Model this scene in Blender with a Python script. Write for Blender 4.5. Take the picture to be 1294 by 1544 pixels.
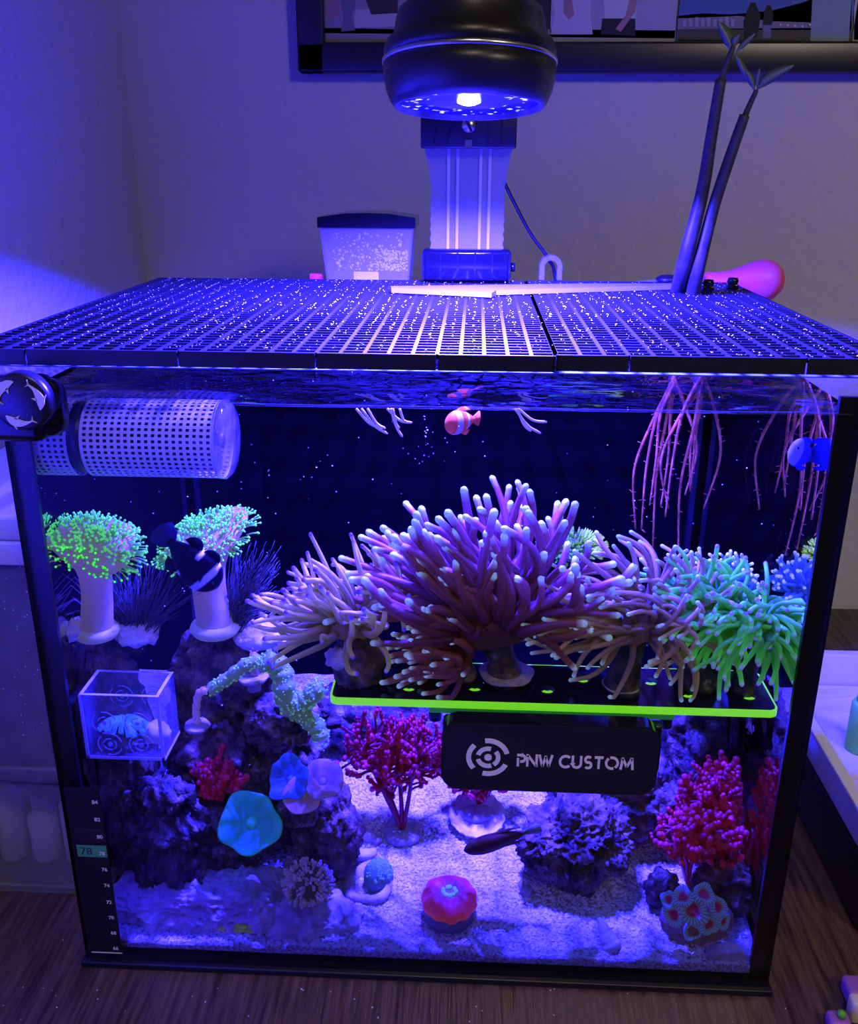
import bpy, bmesh, math, random
from mathutils import Vector, Matrix, noise
import numpy as np

for o in list(bpy.data.objects): bpy.data.objects.remove(o)
scn = bpy.context.scene
COL = scn.collection
PI = math.pi
R_ = random.Random(7)

# ------------------------------------------------------------------ camera
CAM = Vector((0.02946, -0.5276, 0.56042)); PITCH, YAW, ROLL, FPX = 0.35388, -0.047876, 0.004258, 1415.4
_r = Vector((math.cos(YAW), -math.sin(YAW), 0))
CF = Vector((math.sin(YAW)*math.cos(PITCH), math.cos(YAW)*math.cos(PITCH), -math.sin(PITCH)))
_u = _r.cross(CF)
CR = _r*math.cos(ROLL) + _u*math.sin(ROLL)
CU = -_r*math.sin(ROLL) + _u*math.cos(ROLL)
cd = bpy.data.cameras.new('camera'); cam = bpy.data.objects.new('camera', cd); COL.objects.link(cam)
cd.sensor_fit = 'HORIZONTAL'; cd.sensor_width = 36.0; cd.lens = FPX/1294*36.0
cd.clip_start = 0.02; cd.clip_end = 50
m = Matrix((CR, CU, -CF)).transposed().to_4x4(); m.translation = CAM
cam.matrix_world = m
scn.camera = cam

# ------------------------------------------------------------------ world, room lamps, exposure
w = bpy.data.worlds.new('world'); scn.world = w; w.use_nodes = True
bg = w.node_tree.nodes['Background']; bg.inputs[0].default_value = (0.42, 0.36, 0.40, 1); bg.inputs[1].default_value = 0.05

def area(name, loc, target, size, energy, color, spread=180):
    l = bpy.data.lights.new(name, 'AREA'); l.shape = 'DISK'; l.size = size; l.energy = energy; l.color = color; l.spread = math.radians(spread)
    o = bpy.data.objects.new(name, l); COL.objects.link(o); o.location = loc
    o.rotation_euler = (Vector(target)-Vector(loc)).to_track_quat('-Z', 'Y').to_euler()
    return o
# two shaded room lamps out of frame, one towards the wall on the right, one over the desk front
area('wall_lamp_light', (0.95, -0.95, 1.35), (0.85, 0.65, 0.35), 0.25, 2.5, (1.0, 0.84, 0.66), 95)
area('desk_lamp_light', (0.15, -1.0, 1.75), (0.05, -0.25, 0.0), 0.25, 1.0, (1.0, 0.80, 0.60), 60)
vs = scn.view_settings
vs.view_transform = 'Standard'; vs.look = 'None'; vs.gamma = 1.0; vs.exposure = 0.0; vs.use_curve_mapping = False
scn.cycles.transparent_max_bounces = 24
scn.cycles.max_bounces = 10
scn.cycles.sample_clamp_indirect = 4.0

# ------------------------------------------------------------------ measuring helpers (pixel + depth -> place)
def ray(px, py): return CR*((px-647)/FPX) + CU*((772-py)/FPX) + CF
def at(px, py, y):
    d = ray(px, py); return CAM + d*((y-CAM.y)/d.y)
def atz(px, py, z):
    d = ray(px, py); return CAM + d*((z-CAM.z)/d.z)
def mpp(p): return (Vector(p)-CAM).dot(CF)/FPX      # metres per pixel at a place

# ------------------------------------------------------------------ materials
MATS = {}
def nodes(name):
    mt = bpy.data.materials.new(name); mt.use_nodes = True
    nt = mt.node_tree
    for n in list(nt.nodes): nt.nodes.remove(n)
    out = nt.nodes.new('ShaderNodeOutputMaterial')
    MATS[name] = mt
    return mt, nt, out
def mat(name, col, rough=0.5, col2=None, scale=30, detail=4, spec=0.5, metal=0, bump=0, bscale=None, emit=None, estr=0, stretch=None,
        col3=None, coat=0, vcol=False, sheen=0, sub=0, lo=0.35, hi=0.65, trans=0):
    mt, nt, out = nodes(name)
    N = nt.nodes; L = nt.links
    p = N.new('ShaderNodeBsdfPrincipled')
    p.inputs['Roughness'].default_value = rough; p.inputs['Metallic'].default_value = metal
    p.inputs['Specular IOR Level'].default_value = spec
    p.inputs['Coat Weight'].default_value = coat; p.inputs['Coat Roughness'].default_value = 0.08
    if sub:
        p.inputs['Subsurface Weight'].default_value = sub; p.inputs['Subsurface Radius'].default_value = (0.004, 0.004, 0.004); p.inputs['Subsurface Scale'].default_value = 1
    L.new(p.outputs[0], out.inputs[0])
    tc = N.new('ShaderNodeTexCoord'); src = tc.outputs['Object']
    if stretch:
        mp = N.new('ShaderNodeMapping'); mp.inputs['Scale'].default_value = stretch; L.new(src, mp.inputs[0]); src = mp.outputs[0]
    base = None
    if vcol:
        a = N.new('ShaderNodeVertexColor'); a.layer_name = 'Col'; base = a.outputs[0]
    if col2 is not None:
        nz = N.new('ShaderNodeTexNoise'); nz.inputs['Scale'].default_value = scale; nz.inputs['Detail'].default_value = detail
        nz.inputs['Roughness'].default_value = 0.6
        L.new(src, nz.inputs['Vector'])
        rp = N.new('ShaderNodeValToRGB'); e = rp.color_ramp.elements
        e[0].position = lo; e[0].color = (*col, 1); e[1].position = hi; e[1].color = (*col2, 1)
        if col3: x = e.new(hi+0.12); x.color = (*col3, 1)
        L.new(nz.outputs[0], rp.inputs[0])
        if vcol:
            mx = N.new('ShaderNodeMixRGB'); mx.blend_type = 'MULTIPLY'; mx.inputs[0].default_value = 1
            L.new(base, mx.inputs[1]); L.new(rp.outputs[0], mx.inputs[2]); base = mx.outputs[0]
        else: base = rp.outputs[0]
    if base is not None: L.new(base, p.inputs['Base Color'])
    else: p.inputs['Base Color'].default_value = (*col, 1)
    if estr:
        if emit is None and base is not None: L.new(base, p.inputs['Emission Color'])
        else: p.inputs['Emission Color'].default_value = (*(emit or col), 1)
        p.inputs['Emission Strength'].default_value = estr
        if vcol:
            me_ = N.new('ShaderNodeMath'); me_.operation = 'MULTIPLY'; me_.inputs[1].default_value = estr; L.new(a.outputs['Alpha'], me_.inputs[0]); L.new(me_.outputs[0], p.inputs['Emission Strength'])
    if bump:
        nb = N.new('ShaderNodeTexNoise'); nb.inputs['Scale'].default_value = bscale or scale; nb.inputs['Detail'].default_value = 5
        L.new(src, nb.inputs['Vector'])
        b = N.new('ShaderNodeBump'); b.inputs['Strength'].default_value = 1.0; b.inputs['Distance'].default_value = bump
        L.new(nb.outputs[0], b.inputs['Height']); L.new(b.outputs[0], p.inputs['Normal'])
    return mt
def glassy(name, tint=(1,1,1), ior=1.45, rough=0.0, tir_below=None, gain=1.0, diffuse=0.0, dcol=(1,1,1), bump=0, bscale=20, steep=False):
    """thin clear sheet: clear through, mirror-like by its own Fresnel reflectance; below the water line a side pane is water on the
    inner face and air outside, so it reflects totally at a slant"""
    mt, nt, out = nodes(name); N = nt.nodes; L = nt.links
    tr = N.new('ShaderNodeBsdfTransparent'); tr.inputs[0].default_value = (*tint, 1)
    gl = N.new('ShaderNodeBsdfGlossy'); gl.inputs['Roughness'].default_value = rough
    geo = N.new('ShaderNodeNewGeometry')
    mi = N.new('ShaderNodeMix'); mi.data_type = 'FLOAT'
    L.new(geo.outputs['Backfacing'], mi.inputs[0]); mi.inputs[2].default_value = 1.0/ior if steep else ior; mi.inputs[3].default_value = ior if steep else 1.0/ior
    fr = N.new('ShaderNodeFresnel'); L.new(mi.outputs[0], fr.inputs['IOR'])
    fac = fr.outputs[0]
    if tir_below is not None:
        fr2 = N.new('ShaderNodeFresnel'); mi2 = N.new('ShaderNodeMix'); mi2.data_type = 'FLOAT'; L.new(geo.outputs['Backfacing'], mi2.inputs[0]); mi2.inputs[2].default_value = 1/1.20; mi2.inputs[3].default_value = 1.333; L.new(mi2.outputs[0], fr2.inputs['IOR'])
        sp = N.new('ShaderNodeSeparateXYZ'); L.new(geo.outputs['Position'], sp.inputs[0])
        lt = N.new('ShaderNodeMath'); lt.operation = 'LESS_THAN'; L.new(sp.outputs[2], lt.inputs[0]); lt.inputs[1].default_value = tir_below
        m2 = N.new('ShaderNodeMix'); m2.data_type = 'FLOAT'; L.new(lt.outputs[0], m2.inputs[0]); L.new(fac, m2.inputs[2]); L.new(fr2.outputs[0], m2.inputs[3])
        fac = m2.outputs[0]
    if gain != 1.0:
        g = N.new('ShaderNodeMath'); g.operation = 'MULTIPLY'; g.inputs[1].default_value = gain; L.new(fac, g.inputs[0]); fac = g.outputs[0]
    if bump:
        tc = N.new('ShaderNodeTexCoord'); nb = N.new('ShaderNodeTexNoise'); nb.inputs['Scale'].default_value = bscale; nb.inputs['Detail'].default_value = 3
        L.new(tc.outputs['Object'], nb.inputs['Vector'])
        b = N.new('ShaderNodeBump'); b.inputs['Strength'].default_value = 1; b.inputs['Distance'].default_value = bump
        L.new(nb.outputs[0], b.inputs['Height']); L.new(b.outputs[0], gl.inputs['Normal'])
    body = tr.outputs[0]
    if diffuse:
        df = N.new('ShaderNodeBsdfDiffuse'); df.inputs[0].default_value = (*dcol, 1)
        md = N.new('ShaderNodeMixShader'); md.inputs[0].default_value = diffuse; L.new(tr.outputs[0], md.inputs[1]); L.new(df.outputs[0], md.inputs[2]); body = md.outputs[0]
    ms = N.new('ShaderNodeMixShader'); L.new(fac, ms.inputs[0]); L.new(body, ms.inputs[1]); L.new(gl.outputs[0], ms.inputs[2])
    L.new(ms.outputs[0], out.inputs[0])
    return mt

WATER_Z = 0.428
mat('wall', (0.62, 0.60, 0.60), 0.75, bump=0.0035, bscale=55, spec=0.2)
mat('wood', (0.035, 0.019, 0.012), 0.40, (0.16, 0.095, 0.06), scale=9, detail=8, stretch=(26, 1.6, 8), bump=0.0006, bscale=14, spec=0.25, lo=0.36, hi=0.70)
mat('black_plastic', (0.008, 0.008, 0.009), 0.38)
mat('lid_plastic', (0.010, 0.010, 0.011), 0.42, spec=0.6)
mat('black_satin', (0.012, 0.012, 0.012), 0.34, spec=0.6)
mat('black_gloss', (0.006, 0.006, 0.007), 0.12)
mat('silver', (0.75, 0.75, 0.76), 0.28, metal=1)
mat('silicone', (0.004, 0.004, 0.006), 0.35)
mat('backing', (0.0008, 0.001, 0.0012), 0.6, spec=0.02)
mat('cream_mark', (0.85, 0.82, 0.66), 0.6)
mat('cream_letter', (0.88, 0.85, 0.72), 0.6)
mat('sand', (0.36, 0.32, 0.27), 0.8, (0.80, 0.77, 0.72), scale=420, detail=2, bump=0.0016, bscale=360, lo=0.42, hi=0.58)
mat('grain', (0.95, 0.93, 0.90), 0.7)
mat('rock', (0.025, 0.018, 0.010), 0.75, (0.20, 0.14, 0.065), scale=70, detail=8, bump=0.003, bscale=160, col3=(0.48, 0.36, 0.24), lo=0.38, hi=0.58)
mat('rock_dark', (0.014, 0.012, 0.006), 0.6, (0.12, 0.09, 0.03), scale=90, detail=8, bump=0.003, bscale=200, col3=(0.55, 0.5, 0.55), lo=0.40, hi=0.60)
mat('rock_pale', (0.50, 0.41, 0.34), 0.8, (0.93, 0.87, 0.80), scale=38, detail=8, bump=0.002, bscale=150, lo=0.34, hi=0.60)
mat('rock_brown', (0.035, 0.024, 0.010), 0.75, (0.26, 0.17, 0.06), scale=80, detail=8, bump=0.003, bscale=180, col3=(0.5, 0.42, 0.36), lo=0.38, hi=0.58)
mat('plug', (0.34, 0.30, 0.30), 0.8, (0.66, 0.58, 0.55), scale=150, bump=0.001)
mat('vcol', (1, 1, 1), 0.55, vcol=True, spec=0.25)
mat('fish_skin', (1, 1, 1), 0.5, vcol=True, spec=0.06)
mat('flesh', (1, 1, 1), 0.45, vcol=True, emit=None, estr=0.13, spec=0.3)  # glow added for red and green the blue lamp lacks; corals also fluoresce
mat('fluor', (1, 1, 1), 0.45, vcol=True, emit=None, estr=0.22, spec=0.3)
mat('fluor_hot', (1, 1, 1), 0.45, vcol=True, emit=None, estr=0.4)
mat('neon_acrylic', (0.35, 0.85, 0.05), 0.2, emit=(0.22, 0.95, 0.02), estr=0.6)
mat('green_acrylic', (0.02, 0.18, 0.06), 0.12, emit=(0.03, 0.35, 0.05), estr=0.25)
mat('led', (1, 1, 1), 0.5, emit=(0.75, 0.8, 1.0), estr=30)
mat('bark', (0.018, 0.015, 0.013), 0.5, (0.05, 0.042, 0.034), scale=60, bump=0.0006)
mat('leaf', (0.10, 0.14, 0.10), 0.45)
mat('root', (0.20, 0.05, 0.008), 0.6, (0.60, 0.19, 0.035), scale=120, bump=0.0004, estr=0.06)  # small added glow keeps the red-brown from going black in blue light
mat('pink_rubber', (0.85, 0.10, 0.16), 0.45)
mat('red_plastic', (0.75, 0.06, 0.08), 0.4)
mat('white_plastic', (0.72, 0.70, 0.68), 0.5)
mat('grey_frost', (0.11, 0.105, 0.10), 0.45, (0.16, 0.155, 0.15), scale=30, bump=0.0006, bscale=300)
mat('purple_plastic', (0.36, 0.13, 0.50), 0.4)
mat('green_plastic', (0.12, 0.55, 0.05), 0.4)
mat('cream_plastic', (0.78, 0.72, 0.55), 0.4)
mat('droplet', (0.9, 0.92, 1.0), 0.05, spec=1.0)
mat('tray', (0.74, 0.72, 0.75), 0.45)
mat('acrylic_edge', (0.60, 0.58, 0.75), 0.3)
mat('hair', (0.06, 0.07, 0.035), 0.7)
glassy('pane_front', ior=1.20, steep=True)
glassy('pane_inner', ior=1.05)
glassy('pane_side', ior=1.4, tir_below=WATER_Z)
glassy('acrylic', (0.96, 0.97, 1.0), ior=1.5, diffuse=0.04, dcol=(0.8, 0.8, 1))
glassy('clear_plastic', (0.86, 0.87, 0.92), ior=1.5, rough=0.08, diffuse=0.12, dcol=(0.8, 0.8, 0.85))
glassy('frosted_arm', (0.75, 0.76, 0.85), ior=1.5, rough=0.25, diffuse=0.45, dcol=(0.42, 0.42, 0.44))
mat('glass_edge', (0.25, 0.45, 0.40), 0.1, spec=0.8)
def water_mat():
    mt, nt, out = nodes('water'); N = nt.nodes; L = nt.links
    tr = N.new('ShaderNodeBsdfTransparent'); tr.inputs[0].default_value = (0.93, 0.96, 1, 1)
    gl = N.new('ShaderNodeBsdfGlossy'); gl.inputs['Roughness'].default_value = 0.02
    fr = N.new('ShaderNodeFresnel'); fr.inputs['IOR'].default_value = 1.333
    tc = N.new('ShaderNodeTexCoord'); nb = N.new('ShaderNodeTexNoise'); nb.inputs['Scale'].default_value = 34; nb.inputs['Detail'].default_value = 2
    mp = N.new('ShaderNodeMapping'); mp.inputs['Scale'].default_value = (0.6, 1.0, 1)
    L.new(tc.outputs['Object'], mp.inputs[0]); L.new(mp.outputs[0], nb.inputs['Vector'])
    b = N.new('ShaderNodeBump'); b.inputs['Distance'].default_value = 0.006; b.inputs['Strength'].default_value = 1
    L.new(nb.outputs[0], b.inputs['Height']); L.new(b.outputs[0], gl.inputs['Normal'])
    rf = N.new('ShaderNodeBsdfRefraction'); rf.inputs['IOR'].default_value = 1.333; rf.inputs['Roughness'].default_value = 0.0; L.new(b.outputs[0], rf.inputs['Normal'])
    mr = N.new('ShaderNodeMixShader'); mr.inputs[0].default_value = 0.35; L.new(tr.outputs[0], mr.inputs[1]); L.new(rf.outputs[0], mr.inputs[2])
    ms = N.new('ShaderNodeMixShader'); L.new(fr.outputs[0], ms.inputs[0]); L.new(mr.outputs[0], ms.inputs[1]); L.new(gl.outputs[0], ms.inputs[2])
    L.new(ms.outputs[0], out.inputs[0])
water_mat()
def lens_mat():
    mt, nt, out = nodes('lens'); N = nt.nodes; L = nt.links
    p = N.new('ShaderNodeBsdfPrincipled'); L.new(p.outputs[0], out.inputs[0])
    p.inputs['Base Color'].default_value = (0.02, 0.02, 0.35, 1); p.inputs['Roughness'].default_value = 0.15
    tc = N.new('ShaderNodeTexCoord'); v = N.new('ShaderNodeTexVoronoi'); v.inputs['Scale'].default_value = 330
    L.new(tc.outputs['Object'], v.inputs['Vector'])
    r = N.new('ShaderNodeValToRGB'); e = r.color_ramp.elements
    e[0].position = 0.86; e[0].color = (0.006, 0.002, 0.62, 1); e[1].position = 0.97; e[1].color = (1.2, 1.2, 2.5, 1)
    sx = N.new('ShaderNodeSeparateColor'); L.new(v.outputs['Color'], sx.inputs[0]); L.new(sx.outputs[0], r.inputs[0])
    L.new(r.outputs[0], p.inputs['Emission Color']); p.inputs['Emission Strength'].default_value = 1.0
lens_mat()

# ------------------------------------------------------------------ mesh helpers
_ico = {}
def icos(s):
    if s not in _ico:
        bm = bmesh.new(); bmesh.ops.create_icosphere(bm, subdivisions=s, radius=1)
        _ico[s] = ([v.co.copy() for v in bm.verts], [tuple(v.index for v in f.verts) for f in bm.faces]); bm.free()
    return _ico[s]
class MB:
    def __init__(s): s.v = []; s.f = []; s.c = []; s.mi = []
    def add(s, v, f, col=None, mi=0):
        n = len(s.v); s.v += [tuple(p) for p in v]; s.f += [tuple(i+n for i in q) for q in f]; s.mi += [mi]*len(f)
        if col is None: s.c += [(1, 1, 1)]*len(v)
        elif isinstance(col, tuple): s.c += [col]*len(v)
        else: s.c += list(col)
        return s
    def box(s, x0, x1, y0, y1, z0, z1, col=None, mi=0):
        v = [(x, y, z) for z in (z0, z1) for y in (y0, y1) for x in (x0, x1)]
        return s.add(v, [(0,2,3,1),(4,5,7,6),(0,1,5,4),(2,6,7,3),(0,4,6,2),(1,3,7,5)], col, mi)
    def tube(s, pts, rad, n=8, col=None, cap=True, round_tip=False, flat=1.0):
        pts = [Vector(p) for p in pts]; k = len(pts)
        if not hasattr(rad, '__len__'): rad = [rad]*k
        t0 = (pts[1]-pts[0]).normalized()
        a = t0.orthogonal().normalized(); v = []; c = []
        for i in range(k):
            t = (pts[min(i+1, k-1)]-pts[max(i-1, 0)]).normalized()
            a = (a - t*a.dot(t)); a = a.normalized() if a.length > 1e-9 else t.orthogonal().normalized()
            b = t.cross(a)
            for j in range(n):
                th = 2*PI*j/n; v.append(pts[i] + (a*math.cos(th)+b*math.sin(th)*flat)*rad[i])
                if col is not None and not isinstance(col, tuple): c.append(col[i])
        f = [(i*n+j, i*n+(j+1) % n, (i+1)*n+(j+1) % n, (i+1)*n+j) for i in range(k-1) for j in range(n)]
        if cap: f += [tuple(reversed(range(n))), tuple(range((k-1)*n, k*n))]
        return s.add(v, f, c if c else col)
    def lathe(s, org, prof, n=32, axis=(0, 0, 1), col=None, wob=None, up=None):
        """prof: (radius, height) pairs along axis; wob(theta, i) scales radius, returns (scale, dh)"""
        org = Vector(org); ax = Vector(axis).normalized(); a = ax.orthogonal().normalized()
        if up: a = (Vector(up)-ax*Vector(up).dot(ax)).normalized()
        b = ax.cross(a); v = []; c = []
        for i, (r, h) in enumerate(prof):
            for j in range(n):
                th = 2*PI*j/n; sc, dh = wob(th, i) if wob else (1, 0)
                v.append(org + ax*(h+dh) + (a*math.cos(th)+b*math.sin(th))*max(r*sc, 1e-6))
                if callable(col): c.append(col(th, i))
                elif col is not None and not isinstance(col, tuple): c.append(col[i])
        k = len(prof)
        f = [(i*n+j, i*n+(j+1) % n, (i+1)*n+(j+1) % n, (i+1)*n+j) for i in range(k-1) for j in range(n)]
        f += [tuple(reversed(range(n))), tuple(range((k-1)*n, k*n))]
        return s.add(v, f, c if c else col)
    def blob(s, cen, rad, sub=2, amp=0.0, freq=1.0, seed=0, col=None, rot=None, flatbot=None):
        vs_, fs = icos(sub); cen = Vector(cen); r = Vector(rad) if hasattr(rad, '__len__') else Vector((rad,)*3); out = []
        sv = Vector((seed*3.7, seed*1.3, -seed*2.1))
        rm = (r.x*r.y*r.z)**(1/3)
        for p in vs_:
            w = Vector((p.x*r.x, p.y*r.y, p.z*r.z))
            if amp:
                q = w/rm*freq+sv; nn = Vector((p.x/r.x, p.y/r.y, p.z/r.z)).normalized()
                k = noise.noise(q) + 0.55*noise.noise(q*2.3) + 0.45*(0.5-2*abs(noise.noise(q*4.3))) + 0.32*(0.4-2*abs(noise.noise(q*8.7+sv))) + 0.16*noise.noise(q*17)
                w = w+nn*amp*rm*k
            if rot: w = rot @ w
            if flatbot is not None and w.z < flatbot: w.z = flatbot + (w.z-flatbot)*0.1
            out.append(cen+w)
        return s.add(out, fs, col)
    def inside(s):
        s.v = [(min(max(p[0], -0.2440), 0.2440), min(max(p[1], 0.0095), 0.3445), p[2]) for p in s.v]; return s
    def build(s, name, mt, parent=None, smooth=True, loc=None):
        me = bpy.data.meshes.new(name)
        off = Vector((0, 0, 0))
        if parent is not None: off = WL[parent.name]
        elif loc is not None: off = Vector(loc)
        me.from_pydata([(p[0]-off.x, p[1]-off.y, p[2]-off.z) for p in s.v], [], s.f)
        mts = mt if isinstance(mt, (list, tuple)) else [mt]
        for q in mts: me.materials.append(MATS[q])
        if len(mts) > 1: me.polygons.foreach_set('material_index', s.mi)
        if smooth: me.polygons.foreach_set('use_smooth', [True]*len(s.f))
        if any(c != (1, 1, 1) for c in s.c):
            ca = me.color_attributes.new('Col', 'FLOAT_COLOR', 'POINT')
            ca.data.foreach_set('color', [x for c in s.c for x in (c if len(c) == 4 else (*c, 1.0))])
        me.update()
        o = bpy.data.objects.new(name, me); COL.objects.link(o)
        if parent is not None: o.parent = parent; WL[o.name] = off.copy()
        else: o.location = off; WL[o.name] = off.copy()
        return o
WL = {}
def tag(o, label, cat, group=None, kind=None):
    o['label'] = label; o['category'] = cat
    if group: o['group'] = group
    if kind: o['kind'] = kind
    return o
def thing(name, label, cat, loc, group=None):
    o = bpy.data.objects.new(name, None); COL.objects.link(o); o.location = loc; o.empty_display_size = 0.01
    WL[o.name] = Vector(loc)
    return tag(o, label, cat, group)
def struct(o): o['kind'] = 'structure'; return o
def stuff(o): o['kind'] = 'stuff'; return o
def rbox(x0, x1, y0, y1, z0, z1, r=0.002, seg=3, taper=0):
    """rounded box as an MB"""
    bm = bmesh.new(); bmesh.ops.create_cube(bm, size=1)
    for v in bm.verts:
        v.co = Vector(((x0+x1)/2+v.co.x*(x1-x0), (y0+y1)/2+v.co.y*(y1-y0), (z0+z1)/2+v.co.z*(z1-z0)))
    if taper:
        for v in bm.verts:
            if v.co.z < (z0+z1)/2: v.co.x = (x0+x1)/2+(v.co.x-(x0+x1)/2)*(1-taper); v.co.y = (y0+y1)/2+(v.co.y-(y0+y1)/2)*(1-taper)
    bmesh.ops.bevel(bm, geom=list(bm.edges), offset=r, segments=seg, profile=0.5, affect='EDGES')
    mb = MB(); bm.verts.ensure_lookup_table(); bm.verts.index_update()
    mb.add([v.co.copy() for v in bm.verts], [tuple(v.index for v in f.verts) for f in bm.faces]); bm.free()
    return mb
def rplate(x0, x1, z0, z1, y0, y1, r, n=8):
    """plate in the XZ plane with round corners, thickness y0..y1"""
    pts = []
    for cx, cz, a0 in ((x1-r, z1-r, 0), (x0+r, z1-r, PI/2), (x0+r, z0+r, PI), (x1-r, z0+r, 1.5*PI)):
        for i in range(n+1): a = a0+PI/2*i/n; pts.append((cx+r*math.cos(a), cz+r*math.sin(a)))
    return prism([(p[0], p[1]) for p in pts], lambda u, v, d: (u, d, v), y0, y1)
def prism(poly, put, d0, d1, mb=None, col=None):
    mb = mb or MB(); n = len(poly)
    v = [put(a, b, d0) for a, b in poly]+[put(a, b, d1) for a, b in poly]
    f = [tuple(range(n)), tuple(reversed(range(n, 2*n)))]+[(i, i+n, (i+1) % n+n, (i+1) % n) for i in range(n)]
    return mb.add(v, f, col)
def ribbon(mb, pts, wid, put, d0, d1, col=None, closed=False):
    """flat stroke along 2-D pts"""
    n = len(pts); L = []; Rr = []
    for i in range(n):
        a = Vector(pts[max(i-1, 0)]); b = Vector(pts[min(i+1, n-1)]); t = (b-a)
        if 0 < i < n-1:
            t1 = (Vector(pts[i])-a).normalized(); t2 = (b-Vector(pts[i])).normalized(); tt = (t1+t2)
            tt = tt.normalized() if tt.length > 1e-6 else t1
            nn = Vector((-tt.y, tt.x)); k = 1/max(0.45, nn.dot(Vector((-t1.y, t1.x))))
        else:
            t.normalize(); nn = Vector((-t.y, t.x)); k = 1
        p = Vector(pts[i]); L.append(p+nn*wid/2*k); Rr.append(p-nn*wid/2*k)
    v = [put(p.x, p.y, d0) for p in L]+[put(p.x, p.y, d0) for p in Rr]+[put(p.x, p.y, d1) for p in L]+[put(p.x, p.y, d1) for p in Rr]
    f = []
    for i in range(n-1):
        f += [(i, i+1, n+i+1, n+i), (2*n+i, 3*n+i, 3*n+i+1, 2*n+i+1), (i, 2*n+i, 2*n+i+1, i+1), (n+i, n+i+1, 3*n+i+1, 3*n+i)]
    f += [(0, n, 3*n, 2*n), (n-1, 3*n-1, 4*n-1, 2*n-1)]
    mb.add(v, f, col)
def arc(cx, cz, r, a0, a1, n=14): return [(cx+r*math.cos(math.radians(a0+(a1-a0)*i/n)), cz+r*math.sin(math.radians(a0+(a1-a0)*i/n))) for i in range(n+1)]
def spline(P, n=10):
    P = [Vector(p) for p in P]; Q = [P[0]*2-P[1]]+P+[P[-1]*2-P[-2]]; out = []
    for i in range(1, len(Q)-2):
        for k in range(n):
            t = k/n; a, b, c, d = Q[i-1:i+3]
            out.append(0.5*((2*b)+(c-a)*t+(2*a-5*b+4*c-d)*t*t+(3*b-a-3*c+d)*t**3))
    out.append(P[-1]); return out
def text_mb(s, size, put, d, bold=0.0):
    cu = bpy.data.curves.new('tmp_text', 'FONT'); cu.body = s; cu.size = size; cu.offset = bold; cu.align_x = 'CENTER'; cu.resolution_u = 3
    ob = bpy.data.objects.new('tmp_text', cu); COL.objects.link(ob)
    dg = bpy.context.evaluated_depsgraph_get(); me = bpy.data.meshes.new_from_object(ob.evaluated_get(dg))
    mb = MB().add([put(v.co.x, v.co.y, d) for v in me.vertices], [tuple(p.vertices) for p in me.polygons])
    bpy.data.objects.remove(ob); bpy.data.curves.remove(cu); bpy.data.meshes.remove(me)
    return mb

# ================================================================== setting
WX, WY = -0.381, 0.65
struct(MB().box(-0.45, 1.3, WY, WY+0.05, -0.75, 1.6).build('wall_back', 'wall', smooth=False))
struct(MB().box(WX-0.05, WX, -1.2, WY+0.05, -0.75, 1.6).build('wall_left', 'wall', smooth=False))
dk = thing('desk', 'dark brown wood grain desk carrying the aquarium', 'desk', (0.2, 0.1, -0.03))
rbox(WX+0.004, 1.1, -0.40, WY-0.004, -0.03, 0.0, 0.003).build('desk_top', 'wood', dk)
for lx in (WX+0.05, 1.04):
    for ly in (-0.34, 0.59): rbox(lx-0.025, lx+0.025, ly-0.025, ly+0.025, -0.75, -0.03, 0.003).build('leg', 'wood', dk)
struct(MB().box(-0.45, 1.3, -1.2, WY, -0.80, -0.75).build('floor', 'wood', smooth=False))
cr = MB()
for _ in range(34):
    p = atz(R_.uniform(0, 1250), R_.uniform(1490, 1543), 0.0004) if R_.random() < 0.7 else atz(R_.uniform(0, 110), R_.uniform(1370, 1540), 0.0004)
    cr.blob(p, (0.0003+R_.random()*0.0004,)*3, 1)
tag(stuff(cr.build('salt_crumbs', 'grain')), 'tiny white salt crumbs scattered on the wood desk', 'crumbs')

# ================================================================== aquarium
TW, TH, TD = 0.25, 0.450, 0.353
aq = thing('aquarium', 'rimless glass reef aquarium with black edges standing on the desk', 'aquarium', (0, TD/2, 0.0))
MB().box(-TW, TW, 0, 0.005, 0.0115, TH).build('front_pane', 'pane_front', aq, False)
for s in (-1, 1):
    mb = MB(); x0, x1 = sorted((s*TW, s*(TW-0.004)))
    v = [(x, y, z) for z in (0.0115, TH) for y in (0.005, TD-0.005) for x in (x0, x1)]
    fs = [(0,2,3,1),(4,5,7,6),(0,1,5,4),(2,6,7,3),(0,4,6,2),(1,3,7,5)]
    for i, q in enumerate(fs):
        outer = (i == 4 and s < 0) or (i == 5 and s > 0)
        mb.f.append(q); mb.mi.append(0 if outer else 1)
    mb.v = v; mb.c = [(1,1,1)]*8
    mb.build('side_pane', ['pane_side', 'pane_inner'], aq, False)
MB().box(-TW, TW, TD-0.005, TD, 0.0115, TH).build('back_pane', 'backing', aq, False)
b = rbox(-TW-0.003, TW+0.003, -0.004, TD+0.004, 0.0, 0.0055, 0.0012); b.build('base_mat', 'black_plastic', aq)
MB().box(-TW, TW, 0, TD, 0.0055, 0.0115).build('bottom_pane', 'silicone', aq, False)
for s in (-1, 1):
    x0, x1 = sorted((s*(TW-0.0003), s*(TW-0.0125)))
    MB().box(x0, x1, 0.0052, 0.0085, 0.0115, TH-0.012).build('corner_seam', 'silicone', aq, False)
    x0, x1 = sorted((s*(TW-0.0043), s*(TW-0.009)))
    MB().box(x0, x1, TD-0.012, TD-0.0053, 0.0115, TH).build('corner_seam', 'silicone', aq, False)
    x0, x1 = sorted((s*(TW+0.0002), s*(TW-0.0045)))
    MB().box(x0, x1, 0.0, TD, TH, TH+0.0006).build('rim_edge', 'glass_edge', aq, False)
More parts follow.
